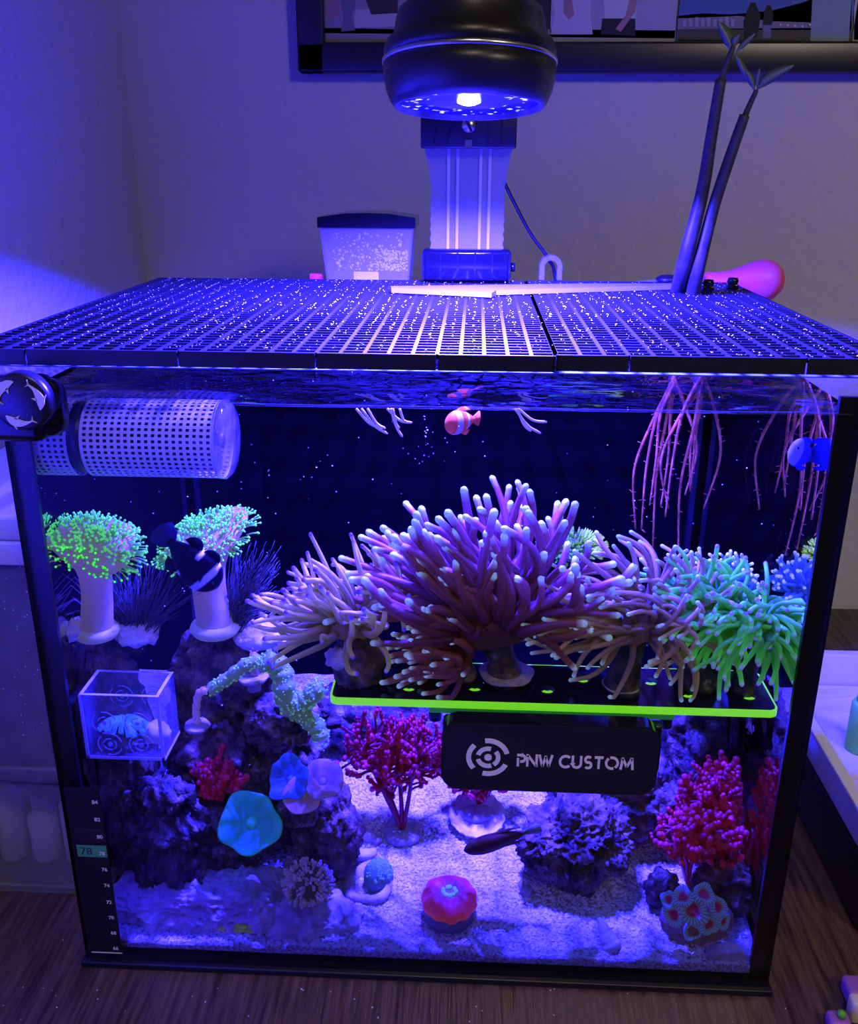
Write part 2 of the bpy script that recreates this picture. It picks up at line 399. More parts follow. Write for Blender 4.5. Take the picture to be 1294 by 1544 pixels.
MB().box(-TW, TW, -0.0002, 0.005, TH, TH+0.0006).build('rim_edge', 'glass_edge', aq, False)
MB().box(-TW+0.01, TW-0.01, 0.0051, 0.0062, 0.0115, 0.0125).build('corner_seam', 'silicone', aq, False)

# water: rippled surface + bright meniscus line along the front glass
nx, ny = 90, 64; wv = []; X0, X1, Y0, Y1 = -TW+0.0045, TW-0.0045, 0.0052, TD-0.0055
for j in range(ny+1):
    for i in range(nx+1):
        x = X0+(X1-X0)*i/nx; y = Y0+(Y1-Y0)*j/ny
        wv.append((x, y, WATER_Z+0.0022*noise.noise(Vector((x*16, y*30, 1)))+0.0014*noise.noise(Vector((x*38, y*70, 4)))))
wt = thing('water', 'clear aquarium water with a rippled surface below the rim', 'water', (0, TD/2, WATER_Z))
wt['kind'] = 'stuff'
stuff(MB().add(wv, [(j*(nx+1)+i, j*(nx+1)+i+1, (j+1)*(nx+1)+i+1, (j+1)*(nx+1)+i) for j in range(ny) for i in range(nx)]).build('water_surface', 'water', wt))
mn = MB().tube([(X0+(X1-X0)*i/60, 0.0058, WATER_Z+0.0004*noise.noise(Vector((i*0.3, 0, 0)))) for i in range(61)], 0.0009, 6)
mn.build('meniscus', 'acrylic', wt)
sp = MB()
for _ in range(230):
    p = Vector((R_.uniform(-0.23, 0.23), R_.uniform(0.02, 0.33), R_.uniform(0.12, 0.42))); sp.blob(p, R_.uniform(0.00025, 0.0006), 1)
for _ in range(26):
    p = at(R_.gauss(640, 24), R_.uniform(625, 700), R_.uniform(0.03, 0.2)); sp.blob(p, R_.uniform(0.0002, 0.0004), 1)
tag(stuff(sp.build('suspended_particles', 'grain')), 'tiny pale specks drifting in the aquarium water', 'specks')

# sand bed
def sand_z(x, y): return 0.0185+0.13*max(0, y-0.006)*(1-0.9*max(0, y-0.006))+0.0018*noise.noise(Vector((x*22, y*22, 0)))+0.0016*noise.noise(Vector((x*60, y*60, 3)))
nx, ny = 120, 90; sv = []; sf = []
X0, X1, Y0, Y1 = -TW+0.0048, TW-0.0048, 0.0053, TD-0.0056
for j in range(ny+1):
    for i in range(nx+1):
        x = X0+(X1-X0)*i/nx; y = Y0+(Y1-Y0)*j/ny; sv.append((x, y, sand_z(x, y)))
sf = [(j*(nx+1)+i, j*(nx+1)+i+1, (j+1)*(nx+1)+i+1, (j+1)*(nx+1)+i) for j in range(ny) for i in range(nx)]
n0 = len(sv); sv += [(X0+(X1-X0)*i/nx, Y0, 0.0116) for i in range(nx+1)]
sf += [(n0+i, n0+i+1, i+1, i) for i in range(nx)]
n1 = len(sv); sv += [(X1, Y0+(Y1-Y0)*j/ny, 0.0116) for j in range(ny+1)]
sf += [(n1+j, n1+j+1, (j+1)*(nx+1)+nx, j*(nx+1)+nx) for j in range(ny)]
n2 = len(sv); sv += [(X0, Y0+(Y1-Y0)*j/ny, 0.0116) for j in range(ny+1)]
sf += [(n2+j+1, n2+j, j*(nx+1), (j+1)*(nx+1)) for j in range(ny)]
sb = thing('sand_bed', 'white coarse sand bed across the aquarium bottom', 'sand', (0, TD/2, 0.0116)); sb['kind'] = 'stuff'
stuff(MB().add(sv, sf).build('sand_surface', 'sand', sb))
gr = MB()
OC = [Vector(p) for p in ((1,0,0),(-1,0,0),(0,1,0),(0,-1,0),(0,0,1),(0,0,-1))]; OF = [(0,2,4),(2,1,4),(1,3,4),(3,0,4),(2,0,5),(1,2,5),(3,1,5),(0,3,5)]
for _ in range(15000):
    y = 0.007+0.2*R_.random()**1.3; x = R_.uniform(-0.243, 0.243); r = R_.uniform(0.0008, 0.0018)
    rm = Matrix.Rotation(R_.uniform(0, 6.28), 3, 'Z') @ Matrix.Rotation(R_.uniform(-0.7, 0.7), 3, 'X')
    c = Vector((x, y, sand_z(x, y)+r*0.15)); a = Vector((r*R_.uniform(0.8, 1.5), r, r*0.6))
    gr.add([c+rm @ Vector((p.x*a.x, p.y*a.y, p.z*a.z)) for p in OC], OF)
stuff(gr.build('grains', 'grain', sb, smooth=False))

# ================================================================== lid: two black mesh panels
def lid_panel(x0, x1, y0, y1, z, joints, label):
    t = thing('mesh_lid', label, 'lid', ((x0+x1)/2, (y0+y1)/2, z-0.009), 'black mesh lid halves on the aquarium')
    rows = 2; xs = [x0]+joints+[x1]
    for q in range(len(xs)-1):
        a, c = xs[q], xs[q+1]
        MB().box(a+0.0006, c-0.0006, y0, y0+0.002, z-0.009, z).build('front_edge', 'lid_plastic', t, False)
        MB().box(a+0.0006, c-0.0006, y1-0.002, y1, z-0.009, z).build('back_edge', 'lid_plastic', t, False)
        for r in range(rows):
            ya = y0+0.002+(y1-y0-0.004)*r/rows; yb = y0+0.002+(y1-y0-0.004)*(r+1)/rows
            g = MB(); n = max(1, round((c-a)/0.0134))
            for i in range(n+1):
                x = a+(c-a)*i/n; h = 0.0011; g.box(max(x-h, a), min(x+h, c), ya, yb, z-0.003, z)
            k = round((yb-ya)/0.0088)
            for j in range(k+1):
                y = ya+(yb-ya)*j/k; g.box(a, c, max(y-0.0007, ya), min(y+0.0007, yb), z-0.0025, z-0.0003)
            g.build('mesh_tile', 'lid_plastic', t, False)
    for xe in (x0, x1): MB().box(xe-0.001 if xe == x1 else xe, xe if xe == x1 else xe+0.001, y0, y1, z-0.009, z).build('side_edge', 'lid_plastic', t, False)
    return t
LZ = 0.461
jx = lambda px: atz(px, 530, LZ).x
lid_panel(-0.266, jx(835), -0.005, 0.357, LZ, [jx(28), jx(267), jx(478), jx(660)], 'black mesh lid half without plants, under the aquarium lamp')
lid_panel(jx(835)+0.0006, 0.262, -0.0045, 0.357, LZ+0.0006, [jx(943), jx(1198)], 'black mesh lid half pierced by the mangrove seedlings')
dr = MB()
for _ in range(2600):
    x = R_.uniform(-0.255, 0.255); y = R_.uniform(0, 0.35)
    if R_.random() < 0.6: x = -0.266+round((x+0.266)/0.0134)*0.0134
    r = R_.uniform(0.0002, 0.00055)*(1.5 if R_.random() < 0.1 else 1); dr.blob((x+R_.uniform(-0.001, 0.001), y, LZ+0.0007), (r, r, r*0.6), 1)
tag(stuff(dr.build('water_droplets', 'droplet')), 'glinting water droplets splashed over the black mesh lid', 'droplets')

# ================================================================== lamp
LS = (0.135-CAM.y)/(0.22-CAM.y); LC = CAM+(Vector((0.0215, 0.22, 0.600))-CAM)*LS; TILT = math.radians(7.0)
ax = Vector((0, math.sin(TILT), math.cos(TILT)))
lp = thing('aquarium_lamp', 'round black aquarium lamp head with silver band above the lid', 'lamp', LC)
SP = lambda pr: [(a*LS, b*LS) for a, b in pr]
MB().lathe(LC, SP([(0.0515, 0.004), (0.0525, 0.0), (0.0545, 0.0), (0.0575, 0.004), (0.0605, 0.011), (0.0622, 0.019), (0.0628, 0.0285)]), 64, ax).build('housing', 'black_satin', lp)
MB().lathe(LC, SP([(0.0627, 0.0285), (0.0634, 0.029), (0.0634, 0.0312), (0.0627, 0.0318)]), 64, ax).build('silver_band', 'silver', lp)
MB().lathe(LC, SP([(0.0626, 0.0318), (0.0620, 0.039), (0.0600, 0.0435), (0.0555, 0.047), (0.0535, 0.058), (0.0515, 0.064), (0.046, 0.068), (0.02, 0.070), (0, 0.070)]), 64, ax).build('top_cover', 'black_satin', lp)
MB().lathe(LC, SP([(0, 0.0042), (0.03, 0.0040), (0.0515, 0.0036), (0.0517, 0.006), (0, 0.006)]), 64, ax).build('lens', 'lens', lp)
MB().lathe(LC+ax*0.0032, SP([(0.0, -0.0018), (0.005, -0.0015), (0.0085, 0.0), (0.0085, 0.001), (0, 0.001)]), 32, ax).build('led_bulb', 'led', lp)
a1 = ax.orthogonal().normalized(); a2 = ax.cross(a1)
for i in range(11):
    la = bpy.data.lights.new('lamp_light', 'AREA'); la.shape = 'DISK'; la.size = 0.012 if i == 0 else 0.003; la.energy = 60.0 if i == 0 else 20.0; la.color = (0.021, 0.0130, 1.0); la.spread = math.radians(156)
    lo = bpy.data.objects.new('lamp_light', la); COL.objects.link(lo); rl = 0 if i == 0 else (0.044 if i % 2 else 0.030)
    lo.parent = lp; lo.location = ax*0.0012+(a1*math.cos(i*0.628)+a2*math.sin(i*0.628))*rl*LS
    lo.rotation_euler = (-ax).to_track_quat('-Z', 'Y').to_euler()
# arm: frosted clear slotted plate held between a black bracket at the lamp and a ribbed clamp on the back of the tank
st = thing('lamp_stand', 'clear ribbed lamp arm with black brackets clamped to the aquarium back', 'stand', (0.021, 0.352, 0.455))
ya = 0.348
pr = []
for i in range(41):
    t = i/40; z = 0.4885+(0.578-0.4885)*t
    hw = 0.0325+0.0065*max(0, (t-0.55)/0.45)**1.5 + (0.0006*math.sin(i*1.75) if t < 0.75 else 0)
    pr.append((hw, z))
cx = 0.0205
poly = [(cx+h, z) for h, z in pr]+[(cx-h, z) for h, z in reversed(pr)]
prism(poly, lambda u, v, d: (u, d, v), ya, ya+0.004).build('arm_plate', 'frosted_arm', st, False)
for dx in (-0.017, -0.009, 0.011, 0.019):
    MB().box(cx+dx-0.0012, cx+dx+0.0012, ya-0.002, ya, 0.489, 0.577).build('arm_rib', 'acrylic_edge', st, False)
bk = rbox(cx-0.041, cx+0.041, 0.335, 0.358, 0.574, 0.604, 0.0015); bk.build('upper_bracket', 'black_plastic', st)
for dx in (-0.029, -0.0175, 0.0175, 0.029): MB().box(cx+dx-0.0006, cx+dx+0.0006, 0.3335, 0.336, 0.577, 0.603).build('bracket_rib', 'black_plastic', st, False)
s_ = MB().lathe((cx+0.0002, 0.3335, 0.5925), [(0, 0), (0.006, 0), (0.006, 0.002), (0, 0.002)], 24, (0, 1, 0)).build('screw', 'silver', st)
mb = MB(); c0 = Vector((cx, 0.3332, 0.5925)); d = Vector((0.0025, 0, -0.005)); e = Vector((0.0011, 0, 0.0006))
mb.add([c0-d-e, c0-d+e, c0+d+e, c0+d-e], [(0, 1, 2, 3)]); mb.build('screw_slot', 'black_plastic', s_, False)
MB().box(cx-0.003, cx+0.003, 0.3335, 0.336, 0.5745, 0.581).build('bracket_pin', 'silver', st, False)
rbox(cx-0.012, cx+0.012, 0.185, 0.34, 0.606, 0.620, 0.002).build('lamp_bar', 'black_plastic', st)
cl = rbox(cx-0.040, cx+0.040, 0.338, 0.362, 0.462, 0.490, 0.004); cl.build('clamp', 'black_gloss', st)
for i in range(6):
    x = cx-0.0385+0.0154*i; MB().box(x-0.0007, x+0.0007, 0.3365, 0.339, 0.464, 0.4875).build('clamp_rib', 'black_gloss', st, False)
MB().lathe((cx+0.040, 0.35, 0.474), [(0, 0), (0.004, 0), (0.004, 0.004), (0, 0.004)], 16, (1, 0, 0)).build('clamp_knob', 'black_gloss', st)
rbox(cx-0.030, cx+0.030, 0.3545, 0.368, 0.40, 0.464, 0.002).build('clamp_jaw', 'black_plastic', st)
cb = spline([at(758, 270, 0.36), at(775, 305, 0.366), at(800, 352, 0.372), at(828, 392, 0.375), (at(838, 425, 0.378)), Vector((0.118, 0.385, 0.36)), Vector((0.12, 0.40, 0.02))], 10)
tag(MB().tube(cb, 0.0016, 8).build('power_cable', 'black_plastic'), 'thin black cable hanging behind the clear lamp arm', 'cable')
p = at(830, 408, 0.362)
cc = thing('cable_clip', 'small arched clear clip holding the black cable at the lid', 'clip', (p.x, p.y, 0.4625))
mb = MB(); ribbon(mb, [(p.x-0.008, 0.4625)]+arc(p.x, 0.474, 0.008, 180, 0, 12)+[(p.x+0.008, 0.4625)], 0.0045, lambda u, v, d: (u, d, v), p.y-0.006, p.y+0.006); mb.build('arch', 'clear_plastic', cc, False)

# ================================================================== things on and behind the lid
# food / breather box
q = at(553, 375, 0.366); fx = -0.0705; yb = 0.366
fb = thing('plastic_box', 'clear tapered plastic box full of droplets with a dark lid', 'box', (fx, yb+0.014, 0.455))
def shell(x0, x1, y0, y1, z0, z1, th, taper):
    mb = MB(); outl = []
    for s, zz in ((1-taper, z0), (1, z1)):
        for o in (0, th):
            cxx, cyy = (x0+x1)/2, (y0+y1)/2; hx, hy = (x1-x0)/2*s-o, (y1-y0)/2*s-o
            outl.append([(cxx-hx, cyy-hy, zz+(o if zz == z0 else 0)), (cxx+hx, cyy-hy, zz+(o if zz == z0 else 0)), (cxx+hx, cyy+hy, zz+(o if zz == z0 else 0)), (cxx-hx, cyy+hy, zz+(o if zz == z0 else 0))])
    v = outl[0]+outl[1]+outl[2]+outl[3]; f = []
    for i in range(4):
        j = (i+1) % 4; f += [(i, j, 8+j, 8+i), (4+j, 4+i, 12+i, 12+j), (8+i, 8+j, 12+j, 12+i)]
    f += [(3, 2, 1, 0), (4, 5, 6, 7)]
    return mb.add(v, f)
shell(fx-0.043, fx+0.043, yb-0.012, yb+0.04, 0.447, 0.512, 0.0015, 0.14).build('body', 'clear_plastic', fb, False)
mb = MB(); lidp = [(fx-0.0445, 0.507), (fx+0.0445, 0.507), (fx+0.0445, 0.516), (fx+0.02, 0.5195), (fx, 0.520), (fx-0.02, 0.5195), (fx-0.0445, 0.516)]
prism(lidp, lambda u, v, d: (u, d, v), yb-0.014, yb+0.042).build('lid', 'black_gloss', fb, False)
MB().box(fx-0.013, fx+0.010, yb-0.009, yb-0.006, 0.449, 0.468).build('inner_tab', 'white_plastic', fb, False)
mb = MB()
for i in range(420):
    u = R_.random(); x = fx+ (R_.gauss(0.022, 0.010) if u < 0.55 else R_.uniform(-0.034, 0.034)); x = min(max(x, fx-0.034), fx+0.036)
    z = R_.uniform(0.469, 0.487) if u < 0.6 else R_.uniform(0.469, 0.503); r = R_.uniform(0.0006, 0.0022 if R_.random() < 0.3 else 0.0012)
    mb.blob((x, yb-0.007+R_.uniform(0, 0.004), z), (r, r*0.6, r), 1)
stuff(mb.build('condensation', 'droplet', fb))
p = at(478, 421, 0.372)
rk = thing('red_clip', 'small bright red plastic tab beside the clear box', 'clip', (p.x, p.y, p.z-0.005))
rbox(p.x-0.007, p.x+0.006, p.y-0.003, p.y+0.003, 0.4555, 0.4645, 0.0018).build('tab', 'red_plastic', rk)
rbox(p.x-0.005, p.x+0.004, p.y-0.002, p.y+0.002, 0.449, 0.457, 0.001).build('stem', 'red_plastic', rk)
# clear bar lying on the lid
A, B, C2 = Vector((-0.040, 0.256, 0)), Vector((0.040, 0.236, 0)), Vector((0.205, 0.318, 0))
poly = [(-0.042, 0.272), (-0.040, 0.258), (0.042, 0.234), (0.046, 0.250), (0.202, 0.300), (0.206, 0.312), (0.12, 0.304)]
prism(poly, lambda u, v, d: (u, v, d), LZ+0.0008, LZ+0.0045).build('clear_strip', 'frosted_arm', None, False)
tag(bpy.data.objects['clear_strip'], 'flat frosted clear plastic strip lying across the back of the mesh lid', 'strip')
# mangroves
def mangrove(base, path, radii, thin, leaves, label, roots_at, seed):
    rr = random.Random(seed)
    t = thing('mangrove_seedling', label, 'plant', base, 'mangrove seedlings poking through the lid')
    MB().tube(spline(path, 8), list(np.interp(np.linspace(0, 1, (len(path)-1)*8+1), np.linspace(0, 1, len(radii)), radii)), 14).build('stem', 'bark', t)
    MB().tube(spline(thin, 6), list(np.linspace(radii[-1]*0.62, radii[-1]*0.45, (len(thin)-1)*6+1)), 10).build('shoot', 'bark', t)
    for pts, wd in leaves:
        P_ = spline(pts, 8); n = len(P_); v = []; f = []
        tang = (P_[-1]-P_[0]).normalized(); side = tang.cross(Vector((0.1, -1, 0.35))).normalized(); nor = side.cross(tang).normalized()
        for i, p in enumerate(P_):
            u = i/(n-1); wv_ = wd*(math.sin(PI*min(1, u**1.25*0.97+0.03))**0.75 if u > 0.3 else 0.16+0.84*(u/0.3)**2*math.sin(PI*min(1, 0.3**1.25*0.97+0.03))**0.75)
            v += [p-side*wv_+nor*wv_*0.15, p+nor*0.0002, p+side*wv_+nor*wv_*0.15, p-nor*0.0004]
        for i in range(n-1):
            a = i*4; b_ = a+4
            f += [(a, a+1, b_+1, b_), (a+1, a+2, b_+2, b_+1), (a+2, a+3, b_+3, b_+2), (a+3, a, b_, b_+3)]
        MB().add(v, f).build('leaf', 'leaf', t)
    # submerged stem + aerial roots
    MB().tube([base, base+Vector((0, 0, -0.03)), Vector((roots_at.x, roots_at.y, 0.39))], [radii[0], radii[0]*0.9, radii[0]*0.5], 12).build('submerged_stem', 'bark', t)
    for i in range(6):
        a = rr.uniform(0, 6.28); sprd = rr.uniform(0.004, 0.045); ln = rr.uniform(0.085, 0.155)
        p0 = Vector((roots_at.x, roots_at.y, 0.41-rr.random()*0.02)); dx, dy = math.cos(a)*sprd, math.sin(a)*sprd*0.4
        pts = [p0, p0+Vector((dx*0.6, dy*0.6, -ln*0.25)), p0+Vector((dx, dy, -ln*0.6))+Vector((rr.uniform(-.006, .006), 0, 0)), p0+Vector((dx*rr.uniform(0.6, 1.1), dy, -ln))]
        S_ = spline(pts, 8); rt = MB().tube(S_, list(np.linspace(0.0017, 0.0007, len(S_))), 7)
        for k in range(18):
            b0 = S_[rr.randrange(3, len(S_))]; dd = Vector((rr.uniform(-1, 1), rr.uniform(-1, 1), rr.uniform(-.4, .3))).normalized()*rr.uniform(0.002, 0.005)
            rt.tube([b0, b0+dd*0.6, b0+dd], [0.0004, 0.0003, 0.0002], 4)
        rt.build('root', 'root', t)
Ym = 0.262
b1 = atz(1022, 446, LZ-0.004); b2 = atz(1044, 450, LZ-0.004)
P = lambda x, y, yy=Ym: at(x, y, yy)
mangrove(b1, [b1, P(1034, 390), P(1059, 290), P(1073, 205), P(1087, 120)], [0.0072, 0.0062, 0.0052, 0.0046, 0.0042],
         [P(1087, 122), P(1096, 95), P(1106, 70)], [([P(1103, 78), P(1098, 58), P(1083, 32)], 0.0048), ([P(1106, 72), P(1108, 62), P(1115, 52)], 0.003),
         ([P(1110, 78), P(1122, 66), P(1140, 50)], 0.0022), ([P(1108, 80), P(1118, 98), P(1134, 132)], 0.0026)],
         'taller mangrove seedling stem with a pair of slim leaves', Vector((0.190, 0.225, 0.4)), 3)
mangrove(b2, [b2, P(1054, 400), P(1077, 310), P(1104, 228), P(1123, 174)], [0.0060, 0.0056, 0.0048, 0.0044, 0.004],
         [P(1123, 176), P(1132, 155), P(1141, 136)], [([P(1141, 136), P(1158, 118), P(1198, 98)], 0.0044), ([P(1141, 137), P(1143, 118), P(1146, 102)], 0.0018), ([P(1138, 140), P(1134, 122), P(1124, 104)], 0.0026)],
         'shorter mangrove seedling stem with one leaf spread sideways', Vector((0.210, 0.218, 0.4)), 8)
# pink bulb
c = at(1132, 424, 0.372); axb = Vector((1, 0.12, 0.04))
pb = thing('baster_bulb', 'pink rubber squeeze bulb lying behind the mesh lid', 'bulb', (c.x, c.y, 0.445))
o = c-axb.normalized()*0.044
MB().lathe(o, [(0.0, 0), (0.0085, 0.0005), (0.0098, 0.003), (0.0095, 0.012), (0.0100, 0.022), (0.0135, 0.034), (0.0175, 0.046), (0.0190, 0.055), (0.0175, 0.064), (0.012, 0.071), (0.005, 0.0738), (0, 0.074)], 32, axb).build('bulb_body', 'pink_rubber', pb)
MB().lathe(o, [(0, -0.10), (0.003, -0.10), (0.006, -0.03), (0.006, 0.004), (0, 0.004)], 20, axb).build('nozzle', 'clear_plastic', pb)
for i, (x, y) in enumerate(((1067, 440), (1104, 437))):
    p = atz(x, y, LZ+0.001)
    k = thing('lid_clip', ['small knob clip on the mesh lid touching the mangrove stems', 'small knob clip on the mesh lid in front of the pink bulb'][i], 'clip', p, 'knob clips on the lid corner')
    rbox(p.x-0.0045, p.x+0.0045, p.y-0.004, p.y+0.004, LZ+0.001, LZ+0.006, 0.001).build('clip_base', 'black_gloss', k)
    MB().lathe((p.x, p.y, LZ+0.006), [(0, 0), (0.004, 0), (0.005, 0.002), (0.004, 0.005), (0, 0.0055)], 14).build('clip_knob', 'black_gloss', k)
MB().lathe(at(1006, 425, 0.362), [(0, 0), (0.011, 0), (0.010, 0.004), (0.006, 0.006), (0, 0.0065)], 24).build('suction_cup', 'black_plastic', None)
tag(bpy.data.objects['suction_cup'], 'black domed suction cup behind the mangrove stems', 'suction cup')

# ================================================================== picture frame
FY = 0.628
pf = thing('picture_frame', 'wide black picture frame of holiday prints hanging on the wall', 'picture frame', (0.25, WY, 0.66))
fl, fr_, fbz, ft = -0.176, 0.70, 0.658, 0.92; bw = 0.031
def fbar(x0, x1, z0, z1, nm): rbox(x0, x1, FY, WY, z0, z1, 0.003).build(nm, 'black_satin', pf)
fbar(fl, fr_, fbz, fbz+bw, 'frame_bar'); fbar(fl, fr_, ft-bw, ft, 'frame_bar'); fbar(fl, fl+bw, fbz, ft, 'frame_bar'); fbar(fr_-bw, fr_, fbz, ft, 'frame_bar')
MB().box(fl+bw, fr_-bw, FY+0.012, FY+0.014, fbz+bw, ft-bw).build('mount_board', 'black_plastic', pf, False)
def print_poly(mb, pts, d, col): prism([(p.x, p.z) for p in pts], lambda u, v, dd: (u, dd, v), FY+0.012-d, FY+0.0121-d, mb, col)
def photo(x0, x1, shapes):
    A_ = at(x0, 40, FY+0.011).x; B_ = at(x1, 40, FY+0.011).x
    mb = MB().box(A_, B_, FY+0.0108, FY+0.012, fbz+bw-0.001, ft-bw-0.06, shapes[0])
    for i, (pts, col) in enumerate(shapes[1:]): print_poly(mb, [at(x, y, FY+0.011) for x, y in pts], 0.0012+0.0001*i, col)
    mb.build('photo_print', 'vcol', pf, False)
photo(490, 700, [(0.30, 0.27, 0.25), ([(490, 42), (700, 46), (700, 52), (490, 50)], (0.30, 0.24, 0.14)), ([(492, -5), (512, -5), (514, 18), (505, 30), (492, 26)], (0.42, 0.22, 0.17)),
      ([(512, -10), (536, -10), (536, 10), (530, 24), (536, 46), (514, 48), (518, 28)], (0.17, 0.16, 0.16)), ([(538, 15), (600, 12), (600, 40), (536, 42), (534, 24)], (0.50, 0.45, 0.42)), ([(548, -10), (600, -10), (600, 20), (560, 22)], (0.06, 0.04, 0.02))])
photo(830, 1019, [(0.36, 0.36, 0.40), ([(826, 44), (1019, 46), (1019, 58), (826, 56)], (0.28, 0.25, 0.20)), ([(830, -6), (892, -6), (890, 20), (894, 52), (830, 52), (838, 20)], (0.52, 0.48, 0.58)),
      ([(850, -4), (862, -4), (866, 22), (858, 30), (850, 20)], (0.36, 0.20, 0.15)), ([(910, -6), (962, -6), (958, 30), (912, 28)], (0.55, 0.53, 0.56)), ([(908, 28), (958, 28), (958, 54), (906, 52)], (0.012, 0.012, 0.014)), ([(950, -6), (962, -6), (958, 18), (936, 48), (928, 44), (944, 22)], (0.40, 0.22, 0.16))])
photo(1022, 1284, [(0.07, 0.13, 0.26), ([(1022, 24), (1060, 20), (1100, 22), (1164, 16), (1210, 4), (1230, -4), (1284, -4), (1284, 62), (1022, 62)], (0.03, 0.035, 0.055)), ([(1022, 28), (1115, 24), (1160, 32), (1225, 34), (1225, 42), (1022, 44)], (0.20, 0.19, 0.18)),
      ([(1022, 44), (1284, 46), (1284, 62), (1022, 60)], (0.06, 0.06, 0.025)), ([(1225, -6), (1284, -6), (1280, 62), (1222, 62)], (0.20, 0.30, 0.28)),
      ([(1128, 12), (1132, 4), (1139, 4), (1142, 12), (1147, 22), (1144, 44), (1140, 58), (1122, 58), (1121, 32)], (0.006, 0.006, 0.008)), ([(1152, 20), (1156, 8), (1162, 8), (1166, 22), (1164, 38), (1150, 38)], (0.008, 0.006, 0.006)), ([(1150, 38), (1163, 38), (1162, 58), (1150, 58)], (0.14, 0.16, 0.2))]
      + [([(1030+i*9, 30-(i*7 % 5)), (1035+i*9, 30-(i*7 % 5)), (1035+i*9, 40), (1030+i*9, 40)], (0.34, 0.32, 0.30)) for i in range(9)]
      + [([(1175+i*11, 36+(i*5 % 4)), (1178+i*11, 36+(i*5 % 4)), (1178+i*11, 39+(i*5 % 4)), (1175+i*11, 39+(i*5 % 4))], (0.75, 0.5, 0.2)) for i in range(5)])
photo(1288, 1420, [(0.35, 0.28, 0.25), ([(1288, -6), (1296, -6), (1296, 60), (1288, 60)], (0.5, 0.4, 0.35))])

# ================================================================== outside left: drawer box + tub; outside right: tray on a black box; small blocks
db = thing('drawer_box', 'clear plastic drawer box of bottles between the aquarium and the wall', 'box', (-0.318, 0.16, 0))
x0, x1, y0, y1 = WX+0.006, -0.258, 0.071, 0.27
MB().box(x0, x1, y0, y1, 0.0, 0.004).build('box_floor', 'clear_plastic', db, False)
for a in ((x0, x1, y0, y0+0.002), (x0, x1, y1-0.002, y1), (x0, x0+0.002, y0+0.002, y1-0.002), (x1-0.002, x1, y0+0.002, y1-0.002)):
    MB().box(*a, 0.004, 0.108).build('box_wall', 'clear_plastic', db, False)
rbox(x0-0.002, x1+0.002, y0-0.003, y1+0.002, 0.108, 0.122, 0.002).build('box_lid', 'grey_frost', db)
rbox(x0-0.001, x1+0.001, y0-0.003, y0, 0.0, 0.008, 0.001).build('box_lip', 'clear_plastic', db)
for i, (bx, h, mt_) in enumerate(((-0.355, 0.085, 'white_plastic'), (-0.327, 0.060, 'tray'), (-0.298, 0.078, 'white_plastic'), (-0.276, 0.095, 'cream_plastic'))):
    p = Vector((bx, 0.11, 0.0041))
    t = thing('bottle', ['tall white bottle with cap inside the clear drawer box', 'short lilac bottle inside the clear drawer box', 'medium white bottle inside the clear drawer box', 'cream bottle inside the clear drawer box by the aquarium'][i], 'bottle', p, 'bottles in the drawer box')
    MB().lathe(p, [(0, 0), (0.011, 0), (0.012, 0.002), (0.012, h*0.7), (0.006, h*0.8), (0.006, h*0.86), (0, h*0.86)], 20).build('bottle_body', mt_, t)
    MB().lathe(p+Vector((0, 0, h*0.84)), [(0, 0), (0.007, 0), (0.007, h*0.16), (0, h*0.16)], 16).build('cap', 'white_plastic', t)
tb = thing('storage_tub', 'grey frosted tub with white rim stacked on the drawer box', 'tub', (-0.318, 0.16, 0.122))
shell(x0, x1, y0, y1, 0.1222, 0.293, 0.003, 0.0).build('tub_body', 'grey_frost', tb, False)
rbox(x0-0.003, x1+0.003, y0-0.004, y1+0.003, 0.293, 0.311, 0.002).build('tub_rim', 'white_plastic', tb)
rbox(x0-0.003, x1+0.003, y0-0.003, y1+0.003, 0.3115, 0.330, 0.003).build('tub_lid', 'white_plastic', tb)
mb = MB()
for _ in range(90):
    r = R_.uniform(0.0003, 0.0006); mb.blob((R_.uniform(x0+0.003, x1-0.003), y0-0.0003, R_.uniform(0.15, 0.292)), (r, r*0.5, r*1.5), 1)
stuff(mb.build('condensation', 'droplet', tb))

BX0 = 0.336
bb = thing('black_storage_box', 'black box on the desk under the white plastic tray', 'box', (0.45, 0.18, 0))
rbox(BX0, 0.60, 0.062, 0.32, 0.0, 0.060, 0.004).build('box_body', 'black_satin', bb)
rbox(BX0-0.003, 0.603, 0.059, 0.323, 0.0602, 0.072, 0.003).build('box_lid', 'black_satin', bb)
tr = thing('plastic_tray', 'white plastic tray glowing violet on top of the black box', 'tray', (0.45, 0.18, 0.0722))
tx0, tx1, ty0, ty1, tz0, tz1 = 0.330, 0.60, 0.05, 0.315, 0.0724, 0.108
MB().box(tx0+0.006, tx1-0.006, ty0+0.006, ty1-0.006, tz0, tz0+0.003).build('tray_floor', 'tray', tr, False)
for a in ((tx0, tx1, ty0, ty0+0.004), (tx0, tx1, ty1-0.004, ty1), (tx0, tx0+0.004, ty0, ty1), (tx1-0.004, tx1, ty0, ty1)):
    rbox(*a, tz0, tz1, 0.001).build('tray_wall', 'tray', tr)
for a in ((tx0-0.006, tx1+0.006, ty0-0.006, ty0+0.003), (tx0-0.006, tx1+0.006, ty1-0.003, ty1+0.006), (tx0-0.006, tx0+0.003, ty0, ty1), (tx1-0.003, tx1+0.006, ty0, ty1)):
    rbox(*a, tz1-0.003, tz1+0.001, 0.001).build('tray_rim', 'tray', tr)
p = Vector((0.378, 0.20, 0.0756))
gb = thing('green_tube', 'bright green plastic tube with a cap standing in the white tray', 'tube', p)
MB().lathe(p, [(0, 0), (0.012, 0), (0.0125, 0.002), (0.0125, 0.045), (0.011, 0.048), (0, 0.048)], 24).build('tube_body', 'green_plastic', gb)
